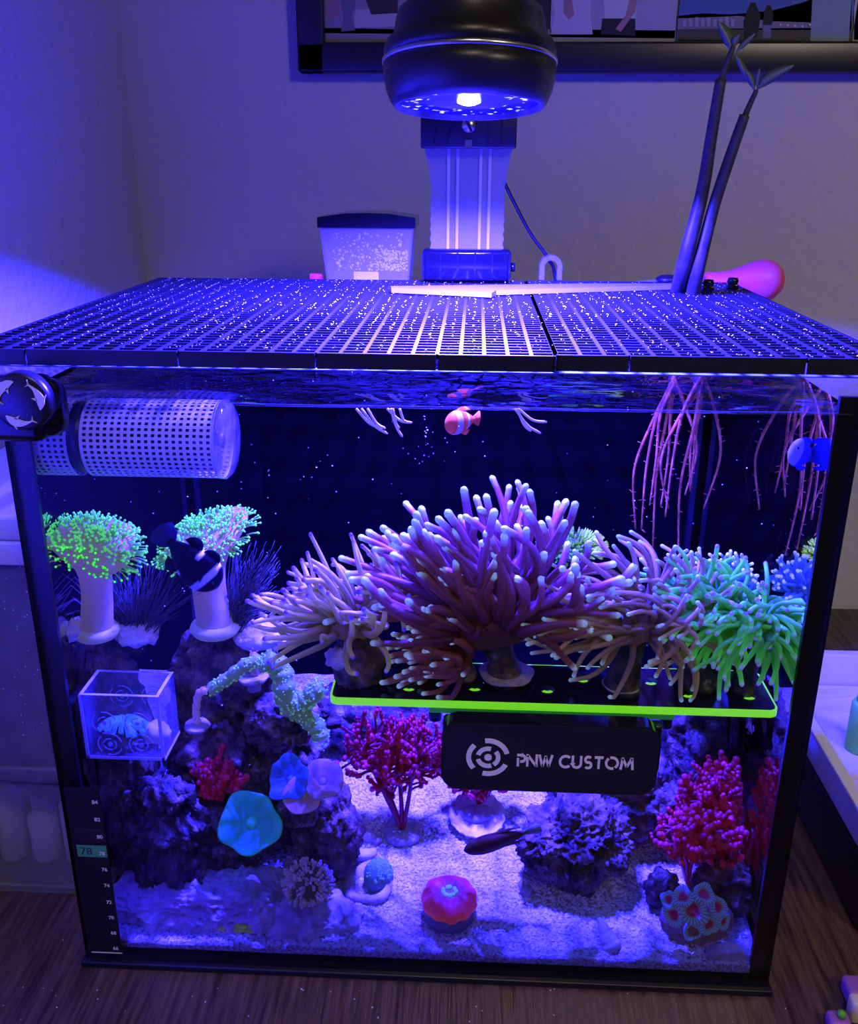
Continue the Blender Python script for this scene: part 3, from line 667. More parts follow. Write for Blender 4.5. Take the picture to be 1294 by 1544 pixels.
MB().lathe(p+Vector((0, 0, 0.048)), [(0, 0), (0.009, 0), (0.009, 0.008), (0.007, 0.010), (0, 0.010)], 20).build('cap', 'green_plastic', gb)

def block(px, py, sx, sy, h, mt_, name, label, rz=0.3):
    p = atz(px, py, 0.0003)
    t = thing(name, label, 'block', p, 'small plastic blocks on the desk')
    rbox(p.x-sx/2, p.x+sx/2, p.y-sy/2, p.y+sy/2, p.z, p.z+h, 0.0035, 4).build('block_body', mt_, t)
    return t, p
t1, p1 = block(1290, 1505, 0.018, 0.018, 0.014, 'purple_plastic', 'plastic_block', 'purple rounded plastic block behind the cream one on the desk')
t2, p2 = block(1291, 1536, 0.013, 0.012, 0.019, 'cream_plastic', 'plastic_block', 'cream rounded plastic block with a black ring mark on the desk')
t3, p3 = block(1262, 1552, 0.015, 0.014, 0.012, 'purple_plastic', 'plastic_block', 'purple rounded plastic block with a green peg on the desk')
mb = MB(); ribbon(mb, arc(p2.x+0.001, p2.z+0.010, 0.0016, 0, 360, 18), 0.0009, lambda u, v, d: (u, d, v), p2.y-0.0064, p2.y-0.0059); mb.build('ring_mark', 'black_plastic', t2, False)
MB().lathe((p3.x+0.001, p3.y, p3.z+0.0118), [(0, 0), (0.003, 0), (0.0028, 0.004), (0, 0.0055)], 14).build('peg', 'green_plastic', t3)

# ================================================================== equipment on the glass
FRONT = lambda u, v, d: (u, d, v)
# pump: outside magnet with the dolphins, inside perforated cage
pm = thing('circulation_pump', 'black circulation pump with dolphin emblem and white perforated cage', 'pump', (-0.205, 0.0, 0.41))
p0 = at(30, 607, -0.030)
rbox(-0.252, -0.213, -0.026, -0.0004, 0.411, 0.4475, 0.006, 4).build('outer_magnet', 'black_gloss', pm)
MB().lathe((p0.x, -0.0262, p0.z), [(0, -0.0035), (0.0145, -0.0035), (0.0165, -0.0022), (0.0168, 0.004), (0, 0.004)], 40, (0, 1, 0)).build('magnet_face', 'black_satin', pm)
rbox(-0.2355, -0.205, -0.022, -0.0004, 0.412, 0.4455, 0.009, 4).build('magnet_cap', 'black_gloss', pm)
def dolphin(cx, cz, ang, s):
    mb = MB(); n = 14; pts = []
    W_ = [0.04, 0.12, 0.20, 0.26, 0.30, 0.32, 0.31, 0.29, 0.25, 0.21, 0.16, 0.12, 0.085, 0.065, 0.05]
    a0 = ang
    def P_(u, off):
        a = a0+math.radians(78)*u; r = 0.78+off; return (cx+s*r*math.cos(a), cz+s*r*math.sin(a))
    outer = [P_(i/n, W_[i]*0.55) for i in range(n+1)]; inner = [P_(i/n, -W_[i]*0.45) for i in range(n+1)]
    ov = []
    for i in range(n+1):
        ov.append(outer[i])
        if i == 5: ov += [P_(0.47, 0.30)]
    body = ov+[P_(1.10, 0.17), P_(1.03, 0.0), P_(1.12, -0.15)]+list(reversed(inner))
    prism(body, FRONT, -0.0304, -0.0297, mb)
    prism([P_(0.30, -0.10), P_(0.44, -0.10), P_(0.52, -0.30)], FRONT, -0.0304, -0.0297, mb)
    return mb
for k in range(3): dolphin(p0.x, p0.z, math.radians(100+120*k), 0.0150).build('dolphin_emblem', 'cream_mark', pm, False)
# cage: square holes cut for real
CY, CZ, CRd = 0.034, 0.3985, 0.0245
def cage(xa, xb, nm):
    n = 84; dx = 0.0021; k = int((xb-xa)/dx/2)*2+1; mb = MB(); v = []; f = []
    for i in range(k+1):
        for j in range(n): a = 2*PI*j/n; v.append((xa+(xb-xa)*i/k, CY+CRd*math.cos(a), CZ+CRd*math.sin(a)))
    for i in range(k):
        for j in range(n):
            if i % 2 == 1 and j % 2 == 1 and 0 < i < k-1: continue
            f.append((i*n+j, (i+1)*n+j, (i+1)*n+(j+1) % n, i*n+(j+1) % n))
    mb.add(v, f).build(nm, 'white_plastic', pm, False)
xe = at(338, 670, CY).x
xm = at(135, 670, CY).x
cage(-0.2435, xm-0.004, 'cage_tube'); cage(xm+0.004, xe, 'cage_tube')
MB().lathe((xm-0.0045, CY, CZ), [(0.018, 0), (0.0225, 0), (0.0225, 0.009), (0.018, 0.009)], 40, (1, 0, 0)).build('middle_ring', 'black_plastic', pm)
MB().lathe((xe-0.001, CY, CZ), [(0.0, 0), (0.0250, 0), (0.0250, 0.003), (0.022, 0.006), (0.012, 0.0075), (0, 0.008)], 40, (1, 0, 0)).build('end_cap', 'clear_plastic', pm)
MB().lathe((-0.2435, CY, CZ), [(0.0, 0), (0.004, 0), (0.004, xe+0.2435), (0, xe+0.2435)], 12, (1, 0, 0)).build('rotor_shaft', 'black_plastic', pm)
for a in (0.4, 2.5, 4.6):
    d = Vector((0, math.cos(a), math.sin(a))); 
    mb = MB(); v = [Vector((x, CY, CZ))+d*r for x in (-0.24, xe-0.002) for r in (0.004, 0.0195)]
    mb.add(v, [(0, 1, 3, 2)]); n_ = d.cross(Vector((1, 0, 0)))*0.001; mb.add([q+n_ for q in v], [(0, 2, 3, 1)]); mb.build('rotor_blade', 'black_plastic', pm, False)

# thermometer strip on the outside of the front glass
th = thing('thermometer_strip', 'black stick-on thermometer strip reading 78 on the front glass', 'thermometer', (-0.234, -0.0006, 0.012))
tx0, tx1, tz0, tz1 = -0.2468, -0.2218, 0.0125, 0.158
MB().box(tx0, tx1, -0.0008, -0.0001, tz0, tz1).build('strip', 'black_plastic', th, False)
mat('lcd_green', (0.08, 0.40, 0.12), 0.5); mat('lcd_dim', (0.022, 0.018, 0.014), 0.5)
nums = [84, 82, 80, 78, 76, 74, 72, 70, 68, 66]; pys = [1210, 1236, 1262, 1287, 1311, 1335, 1360, 1383, 1406, 1429]
for nmb, py in zip(nums, pys):
    z = at(160, py, -0.001).z
    if nmb in (78, 80):
        MB().box(tx0+0.003, tx1-0.0008, -0.00095, -0.0008, z-0.0035, z+0.0065).build('temperature_window', 'lcd_green' if nmb == 78 else 'lcd_dim', th, False)
        text_mb(str(nmb), 0.0088, lambda u, v, d: (tx0+0.0095+u, d, z-0.0015+v), -0.00105).build('big_number', 'black_plastic', th, False)
    text_mb(str(nmb), 0.0042, lambda u, v, d: (tx1-0.0042+u, d, z-0.0015+v), -0.0011, 0.00012).build('number', 'cream_letter', th, False)
MB().box(tx0+0.002, tx1, -0.0009, -0.0001, tz0-0.0006, tz0+0.0004).build('strip_foot', 'cream_mark', th, False)

# sign magnet
sx0, sx1, sz0, sz1 = 0.0135, 0.1525, 0.1765, 0.2280
sg = thing('magnet_sign', 'black rounded magnet block lettered PNW CUSTOM on the front glass', 'sign', ((sx0+sx1)/2, -0.006, sz0))
rplate(sx0, sx1, sz0, sz1, -0.0125, -0.0003, 0.0115).build('block', 'black_gloss', sg, False)
rplate(sx0+0.0008, sx1-0.0008, sz0+0.0008, sz1-0.0008, -0.0135, -0.0125, 0.011).build('face', 'black_satin', sg, False)
def emblem(cx, cz, s, put, d0, d1, wd, mb=None):
    mb = mb or MB()
    prism(arc(cx, cz, s*0.17, 0, 345, 20), put, d0, d1, mb)
    for a0, a1 in ((-55, 40), (75, 165), (195, 290)): ribbon(mb, arc(cx, cz, s*0.46, a0, a1), wd, put, d0, d1)
    for a0, a1 in ((15, 100), (135, 222), (255, 335)): ribbon(mb, arc(cx, cz, s*0.88, a0, a1), wd*1.1, put, d0, d1)
    return mb
e0 = at(736, 1142, -0.0138)
emblem(e0.x, e0.z, 0.0142, FRONT, -0.0141, -0.0134, 0.0029).build('ring_emblem', 'cream_letter', sg, False)
GL = {
 'P': ([[(0, 0), (0, 0.66)], [(-0.08, 0.93), (0.30, 0.93)]+arc(0.30, 0.66, 0.27, 90, -90, 8)+[(0.18, 0.39)]], 0.66),
 'N': ([[(0, 0), (0, 1)], [(0.0, 0.97), (0.74, 0.03)], [(0.74, 0), (0.74, 1)]], 0.86),
 'W': ([[(0, 1), (0.26, 0.04)], [(0.26, 0.04), (0.52, 0.9)], [(0.50, 0.9), (0.76, 0.04)], [(0.76, 0.04), (1.02, 1)]], 1.14),
 'C': ([arc(0.46, 0.5, 0.46, 48, 312, 18)], 0.92),
 'U': ([[(0, 1), (0, 0.36)]+arc(0.33, 0.36, 0.33, 180, 360, 10)+[(0.66, 1)]], 0.84),
 'S': ([arc(0.30, 0.72, 0.24, 40, 250, 10)+arc(0.30, 0.27, 0.25, 70, -140, 10)], 0.70),
 'T': ([[(0, 0.93), (0.70, 0.93)], [(0.35, 0), (0.35, 0.86)]], 0.80),
 'O': ([arc(0.5, 0.5, 0.46, 128, 290, 14), arc(0.5, 0.5, 0.46, -52, 110, 14)], 1.10),
 'M': ([[(0.02, 0), (0.13, 0.96)], [(0.13, 0.96), (0.5, 0.22)], [(0.5, 0.22), (0.87, 0.96)], [(0.87, 0.96), (0.98, 0)]], 1.05)}
xw0 = at(781, 1150, -0.0138).x; xw1 = at(958, 1150, -0.0138).x
tot = 0
for ch in 'PNW CUSTOM': tot += 0.42 if ch == ' ' else GL[ch][1]+0.10
hgt = 0.0090; sc_ = (xw1-xw0)/tot; zb = at(870, 1158, -0.0138).z; xx = xw0
for ch in 'PNW CUSTOM':
    if ch == ' ': xx += 0.42*sc_; continue
    mb = MB()
    for st_ in GL[ch][0]: ribbon(mb, [(xx+u*sc_, zb+v*hgt) for u, v in st_], 0.00155, FRONT, -0.0141, -0.0134)
    mb.build('letter', 'cream_letter', sg, False); xx += (GL[ch][1]+0.10)*sc_

# frag rack
RZ = 0.2275; rx0, rx1, ry0, ry1 = -0.0625, 0.2330, 0.0115, 0.064
def rack(x0, x1, y0, y1, z, holes, label, arm=True):
    t = thing('frag_rack', label, 'rack', ((x0+x1)/2, y0, z-0.02))
    def hplate(a0, a1, b0, b1, z0, z1, r):
        pts = []
        for cx_, cy_, an in ((a1-r, b1-r, 0), (a0+r, b1-r, PI/2), (a0+r, b0+r, PI), (a1-r, b0+r, 1.5*PI)):
            for i in range(7): a = an+PI/2*i/6; pts.append((cx_+r*math.cos(a), cy_+r*math.sin(a)))
        return prism(pts, lambda u, v, d: (u, v, d), z0, z1)
    hplate(x0+0.0006, x1-0.0006, y0+0.0006, y1-0.0006, z-0.0046, z, 0.0057).build('shelf', 'green_acrylic', t, False)
    r_ = 0.006; ring = []
    for cx_, cy_, an in ((x1-r_, y1-r_, 0), (x0+r_, y1-r_, PI/2), (x0+r_, y0+r_, PI), (x1-r_, y0+r_, 1.5*PI)):
        for i in range(7): a = an+PI/2*i/6; ring.append((cx_+r_*math.cos(a), cy_+r_*math.sin(a), cx_+(r_-0.0014)*math.cos(a), cy_+(r_-0.0014)*math.sin(a)))
    n_ = len(ring); vv = [(p[0], p[1], z-0.0048) for p in ring]+[(p[0], p[1], z+0.0001) for p in ring]+[(p[2], p[3], z+0.0001) for p in ring]+[(p[2], p[3], z-0.0048) for p in ring]
    ff = [(q_*n_+i, q_*n_+(i+1) % n_, ((q_+1) % 4)*n_+(i+1) % n_, ((q_+1) % 4)*n_+i) for q_ in range(4) for i in range(n_)]
    MB().add(vv, ff).build('glowing_edge', 'neon_acrylic', t, False)
    hplate(x0+0.0014, x1-0.0014, y0+0.0014, y1-0.0014, z, z+0.0004, 0.0055).build('shelf_film', 'black_gloss', t, False)
    for hx, hy in holes:
        MB().lathe((hx, hy, z+0.0004), [(0, 0), (0.0052, 0), (0.0052, 0.00015), (0, 0.00015)], 24).build('hole_shade', 'silicone', t)  # dark disc on the film, painted in for the shade of a hole
        mb = MB(); ribbon(mb, arc(hx, hy-0.0006, 0.0034, 215, 325, 10), 0.0026, lambda u, v, d: (u, v, d), z+0.0006, z+0.0008); mb.build('hole_glint', 'neon_acrylic', t, False)  # green crescent painted in as the lit far wall of the hole
    if arm:
        rbox(0.004, 0.166, 0.012, 0.020, z-0.0095, z-0.0052, 0.001).build('bracket', 'green_acrylic', t)
        rbox(0.014, 0.158, 0.0054, 0.0138, z-0.046, z-0.010, 0.002).build('inner_magnet', 'black_gloss', t)
        for xx in (0.008, 0.162): MB().lathe((xx, 0.019, z-0.018), [(0, 0), (0.0045, 0), (0.0045, 0.0125), (0, 0.0125)], 20).build('standoff', 'black_plastic', t)
    return t
hl = []
for px, py in ((617, 1037), (671, 1018), (716, 1037), (825, 1040), (878, 1024), (980, 1028), (1037, 1047), (1128, 1050)):
    p = atz(px, py, RZ); hl.append((p.x, p.y))
rack(rx0, rx1, ry0, ry1, RZ, hl, 'black frag shelf with glowing green edge carrying the torch corals')
rack(0.168, 0.2440, 0.100, 0.165, 0.2385, [(0.19, 0.12)], 'small back frag shelf with green edge under the blue coral', arm=False)
pcm = thing('shelf_magnet', 'black magnet bracket holding the small back frag shelf', 'magnet', (0.236, 0.13, 0.22))
rbox(0.228, 0.2458, 0.115, 0.15, 0.205, 0.2323, 0.003).build('magnet_block', 'black_plastic', pcm)

# acrylic cube with engraved rings on the left
A = at(112, 1048, 0.0105); s = mpp(A); cw = 0.0545; ch_ = 0.0500; cx0 = at(116, 1048, 0.0105).x+0.001; cz1 = A.z; cz0 = cz1-ch_; cy0, cy1 = 0.0105, 0.0440
ac = thing('acrylic_cube', 'clear acrylic cube cage engraved with ring emblems holding a blue coral', 'cage', (cx0+cw/2, cy0, cz0))
T_ = 0.0022
MB().box(cx0, cx0+cw, cy0, cy1, cz0, cz0+T_).build('floor_panel', 'acrylic', ac, False)
MB().box(cx0, cx0+cw, cy0, cy0+T_, cz0+T_, cz1).build('front_panel', 'acrylic', ac, False)
MB().box(cx0, cx0+cw, cy1-T_, cy1, cz0+T_, cz1).build('back_panel', 'acrylic', ac, False)
MB().box(cx0, cx0+T_, cy0+T_, cy1-T_, cz0+T_, cz1).build('side_panel', 'acrylic', ac, False)
MB().box(cx0+cw-T_, cx0+cw, cy0+T_, cy1-T_, cz0+T_, cz1).build('side_panel', 'acrylic', ac, False)
eb = MB()
for (a, b_) in (((cx0, cy0), (cx0+cw, cy0)), ((cx0, cy1-T_), (cx0+cw, cy1-T_))): eb.box(a[0], b_[0], a[1], a[1]+T_, cz1, cz1+0.0004)
for xx in (cx0, cx0+cw-T_): eb.box(xx, xx+T_, cy0+T_, cy1-T_, cz1, cz1+0.0004)
for xx in (cx0-0.0003, cx0+cw-T_+0.0003): eb.box(xx, xx+T_, cy0-0.0003, cy0, cz0, cz1)
eb.box(cx0, cx0+cw, cy0-0.0003, cy0, cz0, cz0+T_); eb.box(cx0+cw, cx0+cw+0.0003, cy0, cy1, cz0, cz0+T_)
eb.build('polished_edges', 'acrylic_edge', ac, False)
mat('engraving', (0.48, 0.46, 0.62), 0.6)
for (ux, uz, yy) in ((0.28, 0.58, cy0), (0.70, 0.58, cy0), (0.32, 0.24, cy0), (0.72, 0.24, cy0), (0.30, 0.62, cy1-T_), (0.72, 0.62, cy1-T_)):
    emblem(cx0+cw*ux, cz0+ch_*uz, 0.0095, FRONT, yy-0.0003, yy-0.0001, 0.0007).build('engraved_ring', 'engraving', ac, False)
cm = thing('cube_magnet', 'black magnet holding the acrylic cube against the side glass', 'magnet', (-0.243, 0.04, cz0))
rbox(-0.2457, cx0-0.0006, 0.012, 0.042, cz0-0.004, cz1-0.008, 0.003).build('magnet_block', 'black_gloss', cm)
rbox(-0.2575, -0.2503, 0.010, 0.044, cz0-0.002, cz1-0.004, 0.004).build('outer_pad', 'black_plastic', cm)

# ================================================================== livestock and rock helpers
def lerp(a, b, t): return tuple(a[i]+(b[i]-a[i])*t for i in range(3))
def rock(name, label, px, py, y, wpx, hpx, dep, mt_, seed, amp=0.28, freq=1.5, sub=5, group=None, cat='rock', to_sand=False):
    c = at(px, py, y); k = mpp(c); rad = Vector((wpx/2*k, dep/2, hpx/2*k))
    z0 = c.z-rad.z
    if to_sand:
        zs = sand_z(c.x, c.y)-0.003; top = c.z+rad.z; c.z = (zs+top)/2; rad.z = (top-zs)/2; z0 = zs
    mb = MB().blob(c, rad, sub, amp, freq, seed)
    # keep inside the glass
    mb.v = [(min(max(p[0], -0.2445), 0.2445), min(max(p[1], 0.0092), TD-0.007), p[2]) for p in mb.v]
    o = mb.build(name, mt_, None, True, (c.x, c.y, z0))
    return tag(o, label, cat, group)
def plug(t, p, r, h, mt_='plug', nm='frag_plug'):
    MB().lathe(p, [(0, -h), (r*0.45, -h), (r*0.5, -h*0.35), (r*0.9, -h*0.3), (r, -h*0.12), (r*0.96, 0), (0, 0.0004)], 28, wob=lambda th, i: (1+0.05*math.sin(5*th+i), 0)).build(nm, mt_, t)

# rocks ---------------------------------------------------------------
rock('live_rock', 'bluish rock column under the toadstool coral by the side glass', 150, 1045, 0.068, 165, 205, 0.045, 'rock', 1, to_sand=True, amp=0.16)
rock('live_rock', 'purple rock column under the toadstool coral with the black fish', 345, 1020, 0.105, 200, 190, 0.045, 'rock', 2, to_sand=True, amp=0.25)
rock('live_rock', 'dark knobbly rock mound below the green branching coral', 372, 1115, 0.110, 250, 150, 0.045, 'rock_dark', 3, to_sand=True, amp=0.3)
rock('live_rock', 'dark crusty rock with bright specks above the pale slab', 248, 1235, 0.042, 125, 170, 0.035, 'rock_dark', 4, amp=0.34, freq=2.0, to_sand=True)
rock('live_rock', 'brown smooth boulder carrying the small mushroom corals', 492, 1225, 0.072, 100, 115, 0.04, 'rock_brown', 5, amp=0.22, to_sand=True)
rock('live_rock', 'wide pale pinkish rock slab lying behind the front glass', 325, 1356, 0.040, 320, 100, 0.050, 'rock_pale', 6, amp=0.22, freq=1.4, sub=6)
rock('live_rock', 'low pale rock ledge under the bubbly polyp cluster', 462, 1378, 0.034, 165, 62, 0.045, 'rock_pale', 7, amp=0.22, freq=1.5)
rock('live_rock', 'violet rock lump between blue mushroom and pale slab', 330, 1255, 0.058, 110, 80, 0.03, 'rock', 8, amp=0.3, to_sand=True)
rock('live_rock', 'big craggy rock on the open sand below the sign', 868, 1285, 0.082, 165, 180, 0.06, 'rock', 9, amp=0.26, freq=1.8, sub=6, to_sand=True)
rock('live_rock', 'craggy rock ridge beneath the sign and the shelf', 925, 1200, 0.125, 200, 130, 0.06, 'rock', 10, amp=0.26, freq=1.8, to_sand=True)
rock('live_rock', 'dark rock wall behind the crimson algae bush', 1085, 1170, 0.175, 200, 330, 0.07, 'rock_dark', 11, amp=0.3, to_sand=True)
rock('live_rock', 'brown rock foot below the crimson algae bush', 1110, 1320, 0.062, 110, 60, 0.04, 'rock_brown', 12, amp=0.3, to_sand=True)
rock('live_rock', 'dark rock mass at the back behind the magenta algae', 610, 1120, 0.24, 320, 190, 0.08, 'rock_dark', 13, amp=0.32, to_sand=True)
rock('live_rock', 'small dark rock nub beside the brain coral', 1000, 1330, 0.055, 50, 45, 0.02, 'rock_dark', 14, amp=0.3, sub=4, to_sand=True)
rock('live_rock', 'small flat purple pebble rock near the snail-side corner', 1105, 1438, 0.014, 85, 26, 0.016, 'rock_pale', 15, amp=0.25, sub=4)
rock('live_rock', 'pale pink rock piece standing by the thermometer strip', 190, 1215, 0.085, 75, 120, 0.03, 'rock_pale', 16, amp=0.22, sub=4, to_sand=True)
rock('live_rock', 'knobbly rock shoulder beside the cube with purple crust', 320, 1135, 0.082, 150, 125, 0.03, 'rock', 17, amp=0.34, freq=2, to_sand=True)
rock('live_rock', 'dark rock by the side glass below the drooping green torch coral', 1185, 1080, 0.10, 110, 120, 0.04, 'rock', 18, amp=0.3)
rock('live_rock', 'lit rock tip under the frag plug of the green branching coral', 420, 1090, 0.082, 110, 80, 0.03, 'rock', 19, amp=0.34, freq=2)

rock('rock_ledge', 'pale rock ledge against the side glass at the toadstool foot', 92, 948, 0.044, 80, 40, 0.03, 'rock_pale', 41, amp=0.24, sub=4)
rock('rock_ledge', 'small pale rock ledge between the toadstool foot and hair algae', 205, 955, 0.060, 70, 36, 0.025, 'rock_pale', 42, amp=0.24, sub=4)
rock('rock_ledge', 'pale bluish rock ledge beside the foot of the toadstool with the fish', 395, 958, 0.098, 85, 44, 0.03, 'rock_pale', 43, amp=0.24, sub=4)
# torch corals ---------------------------------------------------------
def torch(label, cen, n, length, rad, cols, flow, droop, disk, seed, cone=1.0, up=(0, 0, 1), base=None, base_r=0.010, base_mat='rock_dark', mt_='flesh', group='torch corals on the frag shelves', squash=1.0, foot=None, curl=0.12, zmin=0.0):
    rr = random.Random(seed); cen = Vector(cen); up = Vector(up).normalized()
    base = Vector(base) if base is not None else cen+Vector((0, 0, -0.03))
    t = thing('torch_coral', label, 'coral', base, group)
    mb = MB(); pts = spline([base, base*0.5+cen*0.5+Vector((0.001, 0.001, 0)), cen-up*0.002], 6); k = len(pts)
    mb.tube(pts, [base_r*(1.15-0.3*math.sin(PI*i/(k-1))+0.08*rr.random()) for i in range(k)], 16, cap=True); mb.build('skeleton', base_mat, t)
    MB().blob(cen, (disk, disk, disk*0.6), 3, 0.15, 2, seed, col=cols[0]).build('oral_disc', mt_, t)
    if foot: plug(t, base+Vector((0, 0, foot[1])), foot[0], foot[1])
    for i in range(n):
        a = rr.uniform(0, 2*PI); e = math.acos(1-rr.random()*(1-math.cos(cone*PI/2)))   # angle from up
        loc = Vector((math.cos(a)*math.sin(e), math.sin(a)*math.sin(e)*squash, math.cos(e)))
        q = Vector((0, 0, 1)).rotation_difference(up); d = (q @ loc).normalized()
        p = cen+Vector((d.x*disk, d.y*disk, d.z*disk*0.6)); L_ = length*rr.uniform(0.62, 1.12); m_ = 11; P_ = []; ph = rr.uniform(0, 6.28)
        f_ = Vector(flow)*rr.uniform(0.6, 1.3); jit = Vector((rr.uniform(-1, 1), rr.uniform(-1, 1), rr.uniform(-1, 1)))*0.13; bend = Vector((rr.uniform(-1, 1), rr.uniform(-1, 1), rr.uniform(-1, 1)))*curl
        for s_ in range(m_+1):
            P_.append(p.copy()); u = s_/m_
            d = (d+f_*0.19*(0.5+u)+bend*(0.3+u)+jit*math.cos(u*4.5+ph)+Vector((0, 0, -droop*0.14*(0.3+u)))).normalized(); p = p+d*L_/m_
            p = Vector((min(max(p.x, -0.242), 0.2425), max(p.y, 0.0102), max(p.z, zmin)))
        # tip bulb
        R1 = rad*rr.uniform(0.85, 1.15); rs = [R1*(1.18-0.48*(s_/m_)) for s_ in range(m_+1)]
        dl = (P_[-1]-P_[-2]).normalized(); P_ += [P_[-1]+dl*R1*0.5, P_[-1]+dl*R1*1.0, P_[-1]+dl*R1*1.3]; rs[-1] = R1*0.72; rs += [R1*0.78, R1*0.6, R1*0.2]
        cs = [lerp(cols[0], cols[1], min(1, (s_/m_)*1.2)) for s_ in range(m_)]+[lerp(cols[1], cols[2], 0.5)]+[cols[2]]*3
        b_ = rr.uniform(0.75, 1.1); cs = [(*(min(1, x*b_) for x in c_), 0.4+0.5*j_/len(cs) if j_ < m_ else 1.7) for j_, c_ in enumerate(cs)]  # alpha weights the added glow, strongest at the tips
        MB().tube(P_, rs, 7, col=cs).build('tentacle', mt_, t)
    return t
TY = 0.042
k = mpp(at(700, 900, TY))
tan = ((0.18, 0.11, 0.06), (0.58, 0.50, 0.17), (0.16, 0.06, 0.9))
pur = ((0.06, 0.014, 0.025), (0.24, 0.065, 0.070), (0.50, 0.80, 0.90))
mau = ((0.12, 0.06, 0.05), (0.40, 0.27, 0.14), (0.35, 0.70, 0.9))
grn = ((0.02, 0.14, 0.015), (0.10, 0.75, 0.085), (0.22, 0.20, 0.7))  # base tone darkened to paint depth at the tentacle roots
blu = ((0.04, 0.10, 0.34), (0.10, 0.30, 0.70), (0.75, 0.90, 0.70))
# left torch on its rough rock post
b = at(535, 1012, 0.035); b.z = RZ+0.0006
torch('tan torch coral with violet tips leaning from the rough rock post', at(530, 938, 0.034), 100, 112*k, 4.6*k, tan, (-0.75, -0.12, 0.10), 0.12, 0.017, 21, cone=1.15, squash=0.6, up=(-0.35, -0.2, 1), base=Vector((b.x, 0.035, RZ+0.03)), base_r=0.010, curl=0.21, zmin=RZ+0.02)
rock('coral_rock', 'rough rock post carrying the tan torch coral on the shelf', 543, 1000, 0.038, 78, 92, 0.034, 'rock_brown', 31, amp=0.22, sub=4)
rock('coral_rock', 'pale crusted knob on the side of the rough rock post', 515, 993, 0.030, 48, 36, 0.014, 'rock_pale', 32, amp=0.25, sub=4)
# big purple torch
pb_ = at(764, 1012, 0.040); pb_ = Vector((pb_.x, pb_.y, RZ+0.0005))
torch('largest purple torch coral with thick tentacles and white tips', at(735, 930, 0.038), 150, 158*k, 7.4*k, pur, (-0.28, -0.06, 0.18), 0.02, 0.030, 22, cone=1.0, squash=0.6, up=(-0.10, -0.15, 1), base=pb_, base_r=0.011, base_mat='rock_brown', foot=(0.019, 0.007), curl=0.10, zmin=RZ+0.03)
torch('low purple torch coral head spilling beside the rock post', at(690, 985, 0.032), 62, 88*k, 5.2*k, pur, (-0.95, -0.15, -0.10), 0.25, 0.012, 23, cone=1.1, up=(-0.9, -0.3, 0.4), base=Vector((at(700, 1010, 0.045).x, 0.045, RZ+0.0006)), base_r=0.008, base_mat='rock_brown', curl=0.06, zmin=RZ+0.004)
# right mauve torch
pm_ = at(937, 1032, 0.032); pm_ = Vector((pm_.x, pm_.y, RZ+0.0006))
torch('mauve torch coral with pale blue tips swept sideways on a dark stalk', at(955, 938, 0.034), 150, 118*k, 4.3*k, mau, (-0.75, -0.20, 0.0), 0.42, 0.020, 24, cone=1.25, squash=0.6, up=(0.0, -0.25, 1), base=pm_, base_r=0.011, foot=(0.013, 0.005), curl=0.18, zmin=RZ+0.008)
# green torches
g1 = at(1050, 1030, 0.042); g1 = Vector((g1.x, g1.y, RZ+0.0006))
torch('bright green torch coral with violet tips on a dark stalk', at(1066, 920, 0.042), 95, 82*k, 4.6*k, grn, (-0.55, -0.28, 0.05), 0.28, 0.017, 25, cone=1.2, squash=0.7, up=(0.05, -0.3, 1), base=g1, base_r=0.013, mt_='fluor', curl=0.13, zmin=RZ+0.02)
g2 = Vector((0.214, 0.036, RZ+0.0006))
torch('green torch coral drooping over the end of the shelf', at(1140, 948, 0.032), 95, 92*k, 4.5*k, grn, (0.02, -0.22, -0.35), 1.0, 0.014, 26, cone=1.15, up=(0.05, -0.6, 0.8), base=g2, base_r=0.008, mt_='fluor', squash=0.7, curl=0.09)
bb_ = at(1092, 900, 0.125); bb_ = Vector((bb_.x+0.002, 0.125, 0.2391))
torch('blue torch coral with cream bead tips on the small back shelf', at(1094, 885, 0.125), 130, 34*k*1.25, 3.6*k, blu, (0, -0.15, 0.1), 0.15, 0.012, 27, cone=1.2, up=(0, -0.35, 1), base=bb_, base_r=0.008, mt_='fluor', zmin=0.243)
# green encrusting plate coral on a magnetic ledge at the back
pc = at(862, 826, 0.30); pk = mpp(pc)
el = thing('back_ledge', 'dark magnetic ledge on the back glass under the green plate coral', 'ledge', (pc.x, 0.33, pc.z-0.02))
rbox(pc.x-0.02, pc.x+0.02, 0.292, TD-0.0056, pc.z-0.016, pc.z-0.010, 0.002).build('ledge_plate', 'black_plastic', el)
ge = thing('plate_coral', 'green plate coral on the back glass behind the torch corals', 'coral', (pc.x, pc.y, pc.z-0.010))
mb = MB().blob(pc, (48*pk, 0.016, 24*pk), 4, 0.25, 2.2, 41, col=(0.06, 0.12, 0.02), flatbot=-0.008); mb.build('coral_base', 'flesh', ge)
mb = MB(); rr = random.Random(5)
for _ in range(420):
    d = Vector((rr.uniform(-1, 1), rr.uniform(-1, 0.2), rr.uniform(-0.2, 1))).normalized(); p = pc+Vector((d.x*48*pk, d.y*0.016, d.z*24*pk)); yel = min(1, max(0, (d.x+0.5)/1.2))
    c_ = lerp((0.06, 0.42, 0.06), (0.45, 0.85, 0.02), yel)
    mb.tube([p, p+d*0.003, p+d*0.005+Vector((0, 0, 0.001))], [0.0012, 0.0009, 0.0004], 5, col=c_)
stuff(mb.build('polyps', 'fluor', ge))

